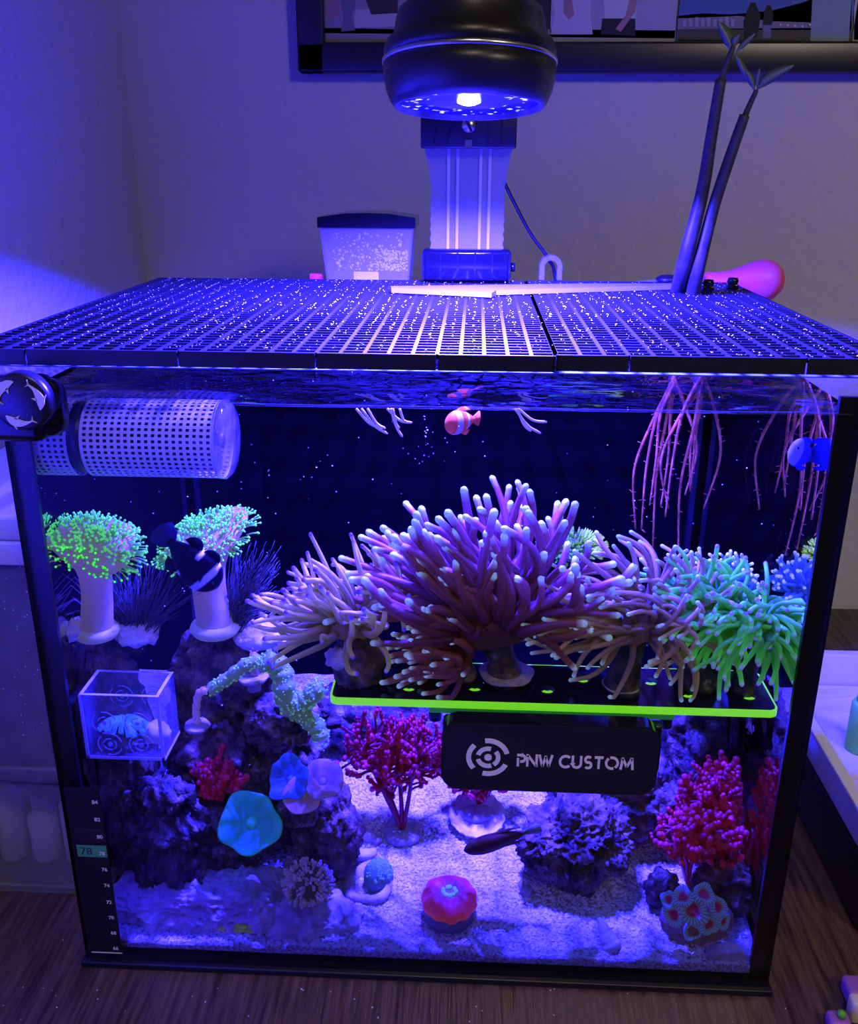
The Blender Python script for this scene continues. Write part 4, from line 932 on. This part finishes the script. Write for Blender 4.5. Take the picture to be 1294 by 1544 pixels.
# toadstool leather corals ----------------------------------------------
def toadstool(label, base, crown, rc, tilt, seed, stalk_r, n=520):
    rr = random.Random(seed)
    t = thing('toadstool_coral', label, 'coral', base, 'toadstool corals on the rock columns')
    ax_ = Vector(tilt).normalized(); mid = (base+crown)*0.5+Vector((0.002 if seed % 2 else -0.002, 0, 0))
    pts = spline([base, mid, crown], 8); kk = len(pts)
    rs = [stalk_r*float(np.interp(i/(kk-1), [0, 0.12, 0.45, 0.7, 0.86, 1], [1.25, 1.02, 0.95, 1.0, 1.25, 1.8])) for i in range(kk)]
    MB().tube(pts, rs, 24, col=[lerp((0.32, 0.25, 0.22), (0.50, 0.32, 0.24), i/kk) for i in range(kk)]).build('stalk', 'flesh', t)
    prof = [(stalk_r*1.3, -0.010), (rc*0.72, -0.006), (rc, 0.0), (rc*0.98, 0.004), (rc*0.7, 0.0075), (rc*0.3, 0.009), (0, 0.009)]
    wob = lambda th, i: (1+0.08*math.sin(3*th+seed), 0.0035*math.sin(2*th+seed) if i in (2, 3) else 0)
    MB().lathe(crown, prof, 40, ax_, col=(0.42, 0.28, 0.18), wob=wob).inside().build('crown', 'flesh', t)
    a_ = ax_.orthogonal().normalized(); b_ = ax_.cross(a_); mb = MB()
    for i in range(n):
        th_ = rr.uniform(0, 2*PI); rad = rc*math.sqrt(rr.uniform(0.0, 1.06)); e = (rad/rc)
        o = a_*math.cos(th_)+b_*math.sin(th_); p = crown+o*min(rad, rc*0.99)+ax_*(0.008*(1-e*e)+rr.uniform(-0.004, 0.002)*(e > 0.9))
        d = (o*(e**2)*1.5+ax_*(1.1-0.95*e**3)+Vector((rr.uniform(-.25, .25), rr.uniform(-.25, .25), rr.uniform(-.15, .25)))).normalized(); ln = rr.uniform(0.0055, 0.0098)*(0.75+0.4*e)
        q = p+d*ln+Vector((0, 0, -0.001*e))
        mb.tube([p, p+d*ln*0.5, q], [0.00055, 0.00045, 0.00045], 5, col=[(0.22, 0.18, 0.06), (0.05, 0.24, 0.02), (0.06, 0.42, 0.025)])
        mb.blob(q, 0.00095, 1, col=(0.14, 0.90, 0.035))
    stuff(mb.inside().build('polyps', 'fluor_hot', t))
    # round foot
    MB().lathe(base, [(0, -0.004), (stalk_r*1.3, -0.004), (stalk_r*1.5, 0.0), (stalk_r*1.4, 0.003), (stalk_r*1.1, 0.005), (0, 0.007)], 32, col=(0.36, 0.36, 0.34)).build('foot', 'flesh', t)
toadstool('toadstool coral with green polyps close to the side glass', at(146, 950, 0.050), at(137, 824, 0.032), 0.0280, (0.26, -0.14, 0.9), 1, 0.0108)
toadstool('toadstool coral with green polyps behind the black clownfish', at(325, 945, 0.092), at(312, 812, 0.088), 0.0315, (-0.28, -0.16, 0.9), 2, 0.0127)
def hair(label, base, tips, n, seed):
    rr = random.Random(seed); mb = MB()
    for _ in range(n):
        tx, ty = tips(rr); e = at(tx, ty, base.y+rr.uniform(-0.012, 0.012)); s0 = base+Vector((rr.uniform(-.006, .006), rr.uniform(-.004, .004), rr.uniform(0, .008)))
        m_ = (s0+e)*0.5+Vector((rr.uniform(-.004, .004), 0, 0.004)); mb.tube(spline([s0, m_, e], 4), list(np.linspace(0.0005, 0.00015, 9)), 3)
    o = mb.build('hair_algae', 'hair', None, True, base); tag(o, label, 'algae', 'hair algae tufts', 'stuff')
hair('fine dim hair algae tuft beside the toadstool by the side glass', at(205, 985, 0.060), lambda r: (r.gauss(190, 50), r.uniform(835, 930)), 260, 3)
hair('fine dim hair algae tuft beside the toadstool with the fish', at(352, 955, 0.095), lambda r: (r.uniform(345, 425), r.uniform(815, 930)), 220, 4)

# green branching coral + frag plugs --------------------------------------
gy = 0.066
bc = thing('branching_coral', 'knobbly green branching coral on the rock beside the shelf', 'coral', at(440, 1075, gy+0.005))
kk = mpp(at(400, 1040, gy)); rr = random.Random(9)
for path, r0 in (([(318, 1040), (345, 1022), (372, 1002), (398, 994)], 10), ([(398, 994), (422, 1008), (428, 1035), (436, 1062), (452, 1074)], 17), ([(446, 1064), (465, 1052), (484, 1032)], 15), ([(440, 1062), (462, 1082), (478, 1098), (486, 1116)], 14)):
    P_ = spline([at(x, y, gy+rr.uniform(-0.003, 0.003)) for x, y in path], 8); n_ = len(P_)
    rs = [r0*kk*(1+0.12*math.sin(i*1.3))*(1 if i < n_-2 else (0.8 if i == n_-2 else 0.35)) for i in range(n_)]
    ob = MB().tube(P_, rs, 14, col=(0.16, 0.30, 0.10)).build('branch', 'flesh', bc)
    mb = MB()
    for i in range(230):
        j = rr.randrange(0, n_-1); p = P_[j].lerp(P_[j+1], rr.random()); d = Vector((rr.uniform(-1, 1), rr.uniform(-1, .5), rr.uniform(-1, 1))).normalized()
        q = p+d*rs[j]*0.98; mb.blob(q, rr.uniform(0.0006, 0.0012), 1, col=lerp((0.14, 0.42, 0.14), (0.30, 0.72, 0.26), rr.random()))
    stuff(mb.build('polyps', 'fluor', ob))
def finger_plug(label, px, py, y, r, col, path, pr, pm_='plug'):
    p = at(px, py, y); t = thing('frag_plug', label, 'coral', p-Vector((0, 0, 0.012)), 'frag plugs set in the rock')
    plug(t, p, r, 0.012, pm_, 'plug_disc')
    P_ = spline([at(x, yy, y) for x, yy in path], 6); n_ = len(P_)
    MB().tube(P_, [pr*(1+0.15*math.sin(i*2.1))*(1 if i < n_-1 else 0.5) for i in range(n_)], 12, col=col).build('coral_finger', 'flesh', t)
    mb = MB(); rr = random.Random(px)
    for _ in range(120):
        q = P_[rr.randrange(n_)]; d = Vector((rr.uniform(-1, 1), rr.uniform(-1, .5), rr.uniform(-1, 1))).normalized(); mb.blob(q+d*pr, 0.0005, 1, col=tuple(min(1, c_*1.5) for c_ in col))
    stuff(mb.build('polyps', 'flesh', t))
finger_plug('ceramic frag plug with a short brown finger, behind the green branching coral', 382, 1018, 0.078, 0.0115, (0.32, 0.18, 0.20), [(384, 1016), (385, 1002), (383, 984)], 0.0032)
finger_plug('round frag plug with a bent mauve finger beside the cube', 297, 1092, 0.062, 0.0095, (0.42, 0.26, 0.40), [(297, 1090), (296, 1068), (300, 1046), (312, 1040)], 0.0028)

# cube contents
cyc = 0.025; q = Vector((cx0+cw*0.42, cyc, cz0+T_+0.0003))
bcn = thing('frilly_coral', 'bright blue frilly coral inside the acrylic cube', 'coral', q)
MB().blob(q+Vector((0, 0, 0.004)), (0.015, 0.012, 0.005), 3, 0.2, 2, 50, flatbot=-0.0038).build('coral_base', 'rock_dark', bcn)
rr = random.Random(12)
for i in range(34):
    a = 2*PI*i/34+rr.uniform(-.1, .1); ln = rr.uniform(0.010, 0.018); d = Vector((math.cos(a), math.sin(a)*0.55, 0))
    s0 = q+Vector((0, 0, 0.016))+d*0.002; P_ = spline([s0, s0+d*ln*0.5+Vector((0, 0, 0.0035)), s0+d*ln+Vector((0, 0, -0.005*rr.random()))], 5)
    MB().tube(P_, list(np.linspace(0.0013, 0.0019, len(P_))), 6, col=[lerp((0.10, 0.42, 0.62), (0.06, 0.28, 0.85), j/10) for j in range(len(P_))], flat=0.6).build('petal', 'fluor', bcn)
tag(MB().blob((cx0+cw*0.80, 0.028, cz0+T_+0.0085), (0.0105, 0.008, 0.0085), 3, 0.25, 2, 51, col=(0.62, 0.58, 0.24)).build('rubble_piece', 'vcol', None, True, (cx0+cw*0.80, 0.028, cz0+T_)), 'yellowish rubble piece in the acrylic cube beside the blue coral', 'rubble')

# mushroom corals
def mushroom(label, px, py, y, r, col, axis, seed, ruff=0.10, mt_='fluor'):
    p = at(px, py, y); ax_ = Vector(axis).normalized(); t = thing('mushroom_coral', label, 'coral', p-ax_*r*0.6, 'mushroom corals on the rocks')
    MB().lathe(p-ax_*r*0.7, [(0, 0), (r*0.35, 0), (r*0.25, r*0.35), (r*0.4, r*0.6), (0, r*0.6)], 20, ax_, col=tuple(c_*0.5 for c_ in col)).build('stalk', mt_, t)
    prof = [(0, -r*0.30), (r*0.5, -r*0.12), (r*0.94, r*0.10), (r, r*0.16), (r*0.93, r*0.18), (r*0.6, r*0.02), (r*0.25, -r*0.10), (r*0.14, -r*0.10), (r*0.07, r*0.0), (0, r*0.02)]
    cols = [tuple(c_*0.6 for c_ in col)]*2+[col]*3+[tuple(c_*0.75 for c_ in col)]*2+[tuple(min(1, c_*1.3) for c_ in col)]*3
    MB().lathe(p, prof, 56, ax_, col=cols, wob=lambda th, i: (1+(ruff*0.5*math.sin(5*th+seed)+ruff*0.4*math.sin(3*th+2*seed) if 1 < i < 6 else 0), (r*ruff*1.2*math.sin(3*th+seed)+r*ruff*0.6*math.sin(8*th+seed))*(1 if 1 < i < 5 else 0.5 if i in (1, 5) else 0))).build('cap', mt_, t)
kq = mpp(at(430, 1190, 0.06))
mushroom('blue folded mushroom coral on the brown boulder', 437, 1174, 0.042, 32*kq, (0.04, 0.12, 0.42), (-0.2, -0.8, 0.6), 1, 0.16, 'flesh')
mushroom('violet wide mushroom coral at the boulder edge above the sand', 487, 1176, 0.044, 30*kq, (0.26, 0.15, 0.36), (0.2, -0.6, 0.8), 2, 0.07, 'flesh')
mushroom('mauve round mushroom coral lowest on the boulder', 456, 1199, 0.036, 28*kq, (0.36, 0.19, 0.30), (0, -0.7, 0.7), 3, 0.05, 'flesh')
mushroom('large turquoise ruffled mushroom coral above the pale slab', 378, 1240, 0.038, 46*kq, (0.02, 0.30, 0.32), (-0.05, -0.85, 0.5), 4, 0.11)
rock('coral_rock', 'pale rimmed shell of rock below the mauve mushroom', 447, 1225, 0.050, 66, 42, 0.02, 'rock_brown', 33, amp=0.2, sub=4)

# polyp cluster, green dome, red coral, brain coral
def zoa(label, px, py, y, r, seed, body, tip, n=260):
    p = at(px, py, y); rr = random.Random(seed); t = thing('polyp_cluster', label, 'coral', p-Vector((0, 0, r*0.8)))
    MB().blob(p, (r, r*0.8, r*0.9), 4, 0.12, 2, seed, col=body, flatbot=-r*0.8).build('colony', 'flesh', t)
    mb = MB()
    for _ in range(n):
        d = Vector((rr.uniform(-1, 1), rr.uniform(-1, .6), rr.uniform(-0.5, 1))).normalized(); q = p+Vector((d.x*r, d.y*r*0.8, d.z*r*0.9)); ln = rr.uniform(0.0015, 0.004)
        mb.tube([q-d*0.001, q+d*ln], [0.0009, 0.0007], 5, col=tuple(c_*0.7 for c_ in tip)); mb.blob(q+d*ln, rr.uniform(0.0008, 0.0015), 1, col=lerp(body, tip, rr.uniform(0.5, 1)))
    stuff(mb.build('polyps', 'flesh', t))
zoa('dark violet bubbly polyp cluster on the pale ledge', 464, 1332, 0.030, 0.0165, 61, (0.05, 0.035, 0.06), (0.30, 0.22, 0.60))
p = at(565, 1322, 0.066); zz = sand_z(p.x, p.y); p = Vector((p.x, p.y, zz))
gd = thing('dome_coral', 'small teal green dome coral in a grey ring shell on the sand', 'coral', p)
MB().lathe(p+Vector((-0.004, -0.002, 0)), [(0.012, -0.002), (0.019, 0.0), (0.020, 0.004), (0.016, 0.007), (0.012, 0.003), (0.012, -0.002)], 36, (-0.15, -0.2, 1), wob=lambda th, i: (1+0.08*math.sin(3*th), 0)).build('ring_shell', 'rock_pale', gd)
MB().lathe(p+Vector((0.003, 0, 0)), [(0, -0.002), (0.0100, -0.002), (0.0118, 0.006), (0.0112, 0.013), (0.008, 0.018), (0.0035, 0.0205), (0, 0.021)], 32, col=[(0.05, 0.07, 0.08)]*3+[(0.08, 0.16, 0.16), (0.10, 0.24, 0.20), (0.12, 0.30, 0.24), (0.12, 0.30, 0.24)], wob=lambda th, i: (1+0.03*math.sin(9*th+i), 0)).build('dome', 'flesh', gd)
mb = MB(); rr = random.Random(4)
for _ in range(110):
    a = rr.uniform(0, 6.28); e = rr.uniform(0.15, 1.5); d = Vector((math.cos(a)*math.sin(e), math.sin(a)*math.sin(e), math.cos(e))); mb.blob(p+Vector((0.003, 0, 0.010))+Vector((d.x*0.0115, d.y*0.0115, d.z*0.0108)), 0.0011, 1, col=(0.12, 0.34, 0.28))
stuff(mb.build('polyps', 'fluor', gd))

p = at(677, 1378, 0.036); p = Vector((p.x, 0.040, sand_z(p.x, 0.040)-0.002)); r = 0.0205
rc = thing('red_button_coral', 'round red coral with teal mouth on a ribbed grey base', 'coral', p)
MB().lathe(p, [(0, 0), (r*0.93, 0), (r*0.96, 0.005), (r*0.9, 0.011), (0, 0.011)], 72, col=(0.26, 0.22, 0.22), wob=lambda th, i: (1+0.025*math.sin(36*th), 0)).build('ribbed_base', 'vcol', rc)
MB().lathe(p+Vector((0, 0, 0.009)), [(r*0.8, 0), (r*0.98, 0.0015), (r*1.04, 0.006), (r*0.98, 0.011), (r*0.75, 0.0145), (r*0.5, 0.0148), (r*0.33, 0.0125), (0, 0.0115)], 64, col=[(0.42, 0.05, 0.02), (0.75, 0.09, 0.03), (0.80, 0.07, 0.05), (0.72, 0.04, 0.09), (0.62, 0.03, 0.12), (0.5, 0.04, 0.12), (0.30, 0.08, 0.15), (0.2, 0.3, 0.4)],
    wob=lambda th, i: (1+0.025*math.sin(11*th+i*0.5)+0.02*math.sin(5*th), 0.0006*math.sin(9*th))).build('flesh_ring', 'flesh', rc)
rr = random.Random(2)
for i in range(9):
    a = 2*PI*i/9; mo = p+Vector((math.cos(a)*r*0.22*rr.uniform(0.6, 1.2), math.sin(a)*r*0.22, 0.0228)); MB().blob(mo, (0.0016, 0.0014, 0.0016), 2, 0.2, 2, i, col=(0.30, 0.66, 0.66)).build('mouth_lobe', 'fluor', rc)

p = at(1050, 1385, 0.034); zz = sand_z(p.x, p.y); p = Vector((p.x, p.y, p.z))
bn = thing('brain_coral', 'maroon brain coral with striped teal ridges on the sand corner', 'coral', Vector((p.x, p.y, zz)))
MB().blob(p-Vector((0, -0.004, 0.004)), (0.0275, 0.018, 0.019), 4, 0.16, 1.8, 71, col=(0.10, 0.05, 0.07)).build('coral_base', 'flesh', bn)
for px, py, rr_, axs in ((1046, 1373, 21, (0, -0.75, 0.65)), (1030, 1352, 15, (-0.3, -0.5, 0.8)), (1062, 1348, 16, (0.1, -0.45, 0.9)), (1084, 1368, 15, (0.5, -0.6, 0.6)), (1070, 1394, 15, (0.3, -0.85, 0.35)), (1016, 1380, 16, (-0.5, -0.8, 0.4)), (1044, 1404, 14, (0, -0.95, 0.3)), (1092, 1390, 12, (0.6, -0.75, 0.2)), (1008, 1356, 12, (-0.6, -0.5, 0.6))):
    c_ = at(px, py, 0.018 if rr_ > 14 else 0.021); r = rr_*mpp(c_); ax_ = Vector(axs).normalized()
    teal = (0.03, 0.20, 0.40); mar = (0.22, 0.01, 0.05)
    cf = lambda th, i: mar if i in (0, 6, 7, 8) else (lerp(teal, (0.28, 0.50, 0.75), 0.7) if math.sin(22*th) > 0.25 else lerp(teal, mar, 0.35)) if i < 6 else mar
    MB().lathe(c_-ax_*r*0.2, [(r*0.6, -r*0.5), (r*0.95, -r*0.05), (r*1.05, r*0.25), (r*0.95, r*0.42), (r*0.78, r*0.36), (r*0.62, r*0.2), (r*0.4, r*0.06), (r*0.2, r*0.02), (0, 0)], 88, ax_, col=cf, wob=lambda th, i: (1+0.10*math.sin(3*th+px)+0.05*math.sin(5*th), 0)).build('corallite', 'flesh', bn)

gp = at(362, 1398, 0.018); mb = MB()
for i in range(26):
    q = gp+Vector((R_.gauss(0, 0.007), R_.uniform(-0.003, 0.004), R_.gauss(0, 0.0018))); mb.blob(q, (0.0032, 0.002, 0.0016), 2, 0.2, 2, i, col=(0.20, 0.30, 0.03))
tag(mb.inside().build('algae_patch', 'flesh', None, True, gp), 'olive green algae patch at the foot of the pale slab', 'algae', None, 'stuff')

# red macroalgae bushes
def bush(name, label, root, cen, rad, n, seed, bead=0.0026, stems=5, col=((0.12, 0.003, 0.012), (0.40, 0.012, 0.04)), disc=None, cat='algae'):
    rr = random.Random(seed); t = thing(name, label, cat, root, 'crimson macroalgae bushes'); root = Vector(root); cen = Vector(cen); rad = Vector(rad)
    if disc: MB().lathe(root, [(0, -0.001), (disc*0.9, -0.001), (disc, 0.002), (disc*0.95, 0.005), (disc*0.5, 0.0065), (0, 0.0065)], 32, wob=lambda th, i: (1+0.04*math.sin(4*th), 0)).build('plug_disc', 'plug', t)
    ends = []
    for i in range(stems):
        d = Vector((rr.uniform(-1, 1), rr.uniform(-1, 1), rr.uniform(-0.4, 0.7))); e = cen+Vector((d.x*rad.x*0.6, d.y*rad.y*0.5, d.z*rad.z*0.6)); m_ = root.lerp(e, 0.5)+Vector((rr.uniform(-.003, .003), 0, 0.003))
        S_ = spline([root+Vector((0, 0, 0.004 if disc else 0)), m_, e], 6); MB().tube(S_, list(np.linspace(0.0022, 0.0013, len(S_))), 8, col=col[0]).build('stem', 'flesh', t); ends += S_[5:]
    mb = MB(); k_ = 0
    while k_ < n:
        d = Vector((rr.gauss(0, 0.5), rr.gauss(0, 0.5), rr.gauss(0, 0.5)))
        if d.length > 1: continue
        c_ = cen+Vector((d.x*rad.x, d.y*rad.y, d.z*rad.z))
        if c_.x > 0.238: continue
        s0 = min(ends, key=lambda q: (q-c_).length)
        if (s0-c_).length > 0.03: s0 = c_+(s0-c_)*(0.03/(s0-c_).length)
        dr_ = (c_-s0); up_ = Vector((rr.uniform(-.6, .6), rr.uniform(-.5, .3), rr.uniform(0.2, 1))).normalized()
        mb.tube([s0, s0.lerp(c_, 0.5)+Vector((0, 0, 0.001)), c_], [0.0011, 0.0010, 0.0012], 5, col=col[0])
        q = c_.copy(); dd = (dr_.normalized()*0.5+up_).normalized() if dr_.length > 1e-5 else up_; cc_ = lerp(col[0], col[1], rr.random())
        for j in range(rr.randint(3, 5)):
            r_ = bead*rr.uniform(0.55, 1.0)
            if q.x+r_ > 0.243: break
            mb.blob(q, (r_, r_, r_*1.25), 1, col=cc_); q = q+dd*r_*1.5; dd = (dd+Vector((rr.uniform(-.5, .5), rr.uniform(-.4, .4), rr.uniform(-.2, .4)))).normalized()
        k_ += 1
    stuff(mb.inside().build('fronds', 'flesh', t)); return t
rt = at(607, 1262, 0.118); rt.z = sand_z(rt.x, rt.y)
bush('red_algae', 'crimson branching algae rooted on a pale disc plug on the sand', rt, at(595, 1140, 0.125), (0.050, 0.022, 0.037), 300, 1, disc=0.0165, stems=6)
rt = at(720, 1232, 0.15); rt.z = sand_z(rt.x, rt.y)
bush('red_algae', 'crimson algae tuft in a pale shell under the sign', rt, at(730, 1168, 0.145), (0.040, 0.015, 0.024), 190, 2, stems=5, disc=0.02)
rt = at(1110, 1335, 0.064); rt.z = sand_z(rt.x, rt.y)+0.012
bush('red_algae', 'largest crimson algae bush against the side glass by the brain coral', rt, at(1115, 1236, 0.085), (0.052, 0.028, 0.048), 480, 3, stems=9, bead=0.0032)
rt = at(1040, 1300, 0.08); rt.z = sand_z(rt.x, rt.y)
bush('red_algae', 'low magenta algae clump between the craggy rock and brain coral', rt, at(1040, 1262, 0.066), (0.026, 0.014, 0.024), 150, 4, stems=4, bead=0.0028, col=((0.16, 0.005, 0.025), (0.45, 0.02, 0.07)))
rt = at(325, 1210, 0.066)
bush('red_algae', 'small dark red algae patch on the rock by the turquoise mushroom', rt, at(330, 1178, 0.062), (0.017, 0.008, 0.017), 90, 5, stems=3, bead=0.003)

# shells, snail
def snail(label, px, py, y, L_, r, axis, col, nm='snail_shell', cat='snail'):
    p = at(px, py, y); zs = sand_z(p.x, p.y); ax_ = Vector(axis).normalized(); p.z = zs+r*0.8
    t = thing(nm, label, cat, Vector((p.x, p.y, zs)))
    pr_ = []; cs = []; K = 40
    for i in range(K+1):
        u = i/K; w_ = (0.12+0.95*u**0.8)*(1 if u < 0.72 else math.sqrt(max(0.0, 1-((u-0.72)/0.28)**2))); wh = 1-0.10*abs(math.sin(u*PI*3.5))**6
        pr_.append((r*w_*wh if i else 0, L_*(u-0.5))); cs.append(lerp(col, (0.9, 0.9, 0.95), 0.4*abs(math.sin(u*PI*3.5))))
    MB().lathe(p, pr_, 28, ax_, col=cs).build('whorls', 'vcol', t)
    a = ax_.orthogonal().normalized(); MB().blob(p+ax_*L_*0.22-Vector((0, 0, r*0.45)), (r*0.55, r*0.55, r*0.4), 2, 0.1, 2, 1, col=tuple(c_*0.35 for c_ in col)).build('aperture', 'vcol', t)
snail('pale pointed snail shell lying on the sand at the front glass', 912, 1436, 0.022, 0.026, 0.0085, (0.35, -0.45, -0.55), (0.80, 0.80, 0.80))
snail('small grey snail shell at the foot of the craggy rock', 792, 1340, 0.062, 0.014, 0.005, (0.6, -0.2, -0.4), (0.28, 0.28, 0.36))
snail('dark snail shell under the sign at the rock top', 836, 1222, 0.135, 0.018, 0.006, (0.1, -0.3, 0.9), (0.22, 0.20, 0.26))
p = at(548, 1248, 0.10); zs = sand_z(p.x, p.y)
cs_ = thing('coral_ring', 'curled mauve ring of coral skeleton on the sand by the disc plug', 'shell', Vector((p.x, p.y, zs)))
MB().tube([(p.x+0.013*math.cos(a), p.y+0.011*math.sin(a), zs+0.004) for a in np.linspace(0.4, 5.6, 26)], [0.0035+0.0035*math.sin(i/25*PI) for i in range(26)], 12).build('ring_body', 'rock_pale', cs_)
p = at(718, 1226, 0.135); zs = sand_z(p.x, p.y)
sh = thing('half_shell', 'open pale half shell lying on the sand below the sign', 'shell', Vector((p.x, p.y, zs)))
MB().lathe((p.x, p.y, zs), [(0, 0.0), (0.012, 0.001), (0.021, 0.006), (0.024, 0.012), (0.022, 0.012), (0.018, 0.0075), (0.01, 0.004), (0, 0.003)], 48, (0.05, -0.25, 1), wob=lambda th, i: (1+0.03*math.sin(18*th), 0)).build('shell_bowl', 'rock_pale', sh)

# floating pale rootlets at the surface
def rootlets(label, px0, px1, y, seed, n):
    rr = random.Random(seed); base = at((px0+px1)/2, 622, y); t = thing('pale_rootlets', label, 'rootlets', base, 'rootlets hanging at the water surface')
    for i in range(n):
        px = rr.uniform(px0, px1); q = at(px, 616, y); e = at(px+rr.uniform(10, 45), rr.uniform(635, 660), y)
        MB().tube(spline([q, q.lerp(e, 0.5)+Vector((0, 0, -0.003)), e], 5), [0.0009]*10+[0.0005], 6, col=(0.62, 0.52, 0.62)).build('rootlet', 'flesh', t)
rootlets('pale rootlets dangling just under the water surface', 535, 610, 0.05, 1, 7)
rootlets('single pale rootlet hanging under the water surface by the mangrove side', 776, 782, 0.06, 2, 3)

# ================================================================== fish
def fish(name, label, head, tail, height, width, colf, fins, seed=0, up=(0, 0, 1), eye=True, group=None):
    head = Vector(head); tail = Vector(tail); ax_ = (tail-head); L_ = ax_.length; ax_.normalize(); up = Vector(up); up = (up-ax_*up.dot(ax_)).normalized(); sd = ax_.cross(up)
    c0 = (head+tail)*0.5; t = thing(name, label, 'fish', c0, group)
    K, n = 30, 20; v = []; cs = []
    prof = lambda u: (math.sin(PI*min(1, u*1.02)**0.62)*0.96+0.04) if u < 0.9 else 0.26
    for i in range(K+1):
        u = i/K; h = max(0.02, (math.sin(PI*u**0.70))**0.75)*(1-0.15*u); h = max(h, 0.24*(1 if u > 0.5 else u*2)) if u > 0.03 else 0.12
        for j in range(n):
            th_ = 2*PI*j/n; v.append(head+ax_*L_*u+up*math.cos(th_)*height/2*h+sd*math.sin(th_)*width/2*min(h, (1-u)*2.2+0.12)); cs.append(colf(u, math.cos(th_)))
    f = [(i*n+j, i*n+(j+1) % n, (i+1)*n+(j+1) % n, (i+1)*n+j) for i in range(K) for j in range(n)]+[tuple(reversed(range(n))), tuple(range(K*n, K*n+n))]
    MB().add(v, f, cs).build('body', 'fish_skin', t)
    for nm, pts, col in fins:
        # pts in (along body 0..1, height in body heights)
        poly = [(a, b_) for a, b_ in pts]; mb = MB()
        prism(poly, lambda a, b_, d: head+ax_*L_*a+up*height*b_+sd*d, -0.0005, 0.0005, mb, col); mb.build(nm, 'fish_skin', t)
    if eye:
        for s_ in (-1, 1): MB().blob(head+ax_*L_*0.13+up*height*0.12+sd*s_*width*0.26, height*0.055, 2, col=(0.01, 0.01, 0.012)).build('eye', 'vcol', t)
    return t
def round_fin(a0, a1, base, h, n=10): return [(a0, base)]+[(a0+(a1-a0)*i/n, base+h*math.sin(PI*i/n)**0.6) for i in range(1, n)]+[(a1, base)]
blk = (0.0015, 0.0015, 0.003); wht = (0.80, 0.80, 0.95)
def cf_black(u, c):
    if abs(u-0.22-0.03*c*c) < 0.045: return wht
    if abs(u-0.55) < 0.035 and abs(c) > 0.72: return wht
    return blk
fy = 0.028
fish('clownfish', 'black clownfish with white head band in front of the toadstool', at(328, 886, fy), at(255, 815, fy), 0.033, 0.016, cf_black,
     [('dorsal_fin', round_fin(0.25, 0.55, 0.40, 0.22), blk), ('dorsal_fin', round_fin(0.55, 0.86, 0.30, 0.26), blk), ('anal_fin', round_fin(0.55, 0.84, -0.30, -0.26), blk), ('pelvic_fin', round_fin(0.30, 0.48, -0.40, -0.22), blk),
      ('tail_fin', [(0.94, 0.14), (1.02, 0.30), (1.18, 0.36), (1.25, 0.14), (1.26, -0.14), (1.18, -0.34), (1.02, -0.28), (0.94, -0.14)], (0.02, 0.02, 0.05)), ('pectoral_fin', [(0.30, 0.0), (0.40, 0.10), (0.48, 0.02), (0.44, -0.12), (0.34, -0.12)], blk)], up=(0.55, -0.2, 0.8))
orn = (0.90, 0.16, 0.02)
def cf_or(u, c): return wht if abs(u-0.30) < 0.07 or abs(u-0.62) < 0.05 else orn
fish('clownfish', 'orange clownfish with white bands just under the water surface', at(673, 640, 0.06), at(716, 632, 0.085), 0.017, 0.011, cf_or,
     [('dorsal_fin', round_fin(0.3, 0.8, 0.40, 0.18), orn), ('anal_fin', round_fin(0.55, 0.82, -0.36, -0.2), orn), ('tail_fin', [(0.94, 0.12), (1.15, 0.3), (1.2, 0), (1.15, -0.3), (0.94, -0.12)], orn)])
bl = (0.05, 0.07, 0.85)
mushroomless = fish('blue_damsel', 'small round blue fish hovering beside the mangrove roots', at(1192, 678, 0.06), at(1226, 690, 0.075), 0.0195, 0.009, lambda u, c: (0.45, 0.45, 0.9) if u < 0.30 else bl,
     [('dorsal_fin', round_fin(0.25, 0.85, 0.40, 0.16), bl), ('anal_fin', round_fin(0.4, 0.85, -0.38, -0.16), bl), ('tail_fin', [(0.94, 0.12), (1.15, 0.28), (1.18, 0), (1.15, -0.28), (0.94, -0.12)], (0.02, 0.02, 0.5))])
def cf_wr(u, c):
    if u > 0.9: return (0.16, 0.30, 0.06)
    return (0.20, 0.10, 0.05) if math.sin(c*16) > 0.2 else (0.10, 0.035, 0.03)
fish('wrasse', 'slender brown striped wrasse swimming above the sand by the craggy rock', at(700, 1283, 0.044), at(798, 1253, 0.048), 0.0175, 0.010, cf_wr,
     [('dorsal_fin', round_fin(0.25, 0.9, 0.36, 0.12), (0.22, 0.08, 0.04)), ('anal_fin', round_fin(0.5, 0.9, -0.34, -0.12), (0.22, 0.08, 0.04)), ('tail_fin', [(0.95, 0.13), (1.12, 0.26), (1.18, 0.2), (1.18, -0.2), (1.12, -0.26), (0.95, -0.13)], (0.30, 0.40, 0.22)), ('pectoral_fin', [(0.30, 0.0), (0.42, 0.10), (0.46, -0.06), (0.36, -0.12)], (0.2, 0.1, 0.1))], up=(0, -0.1, 1))
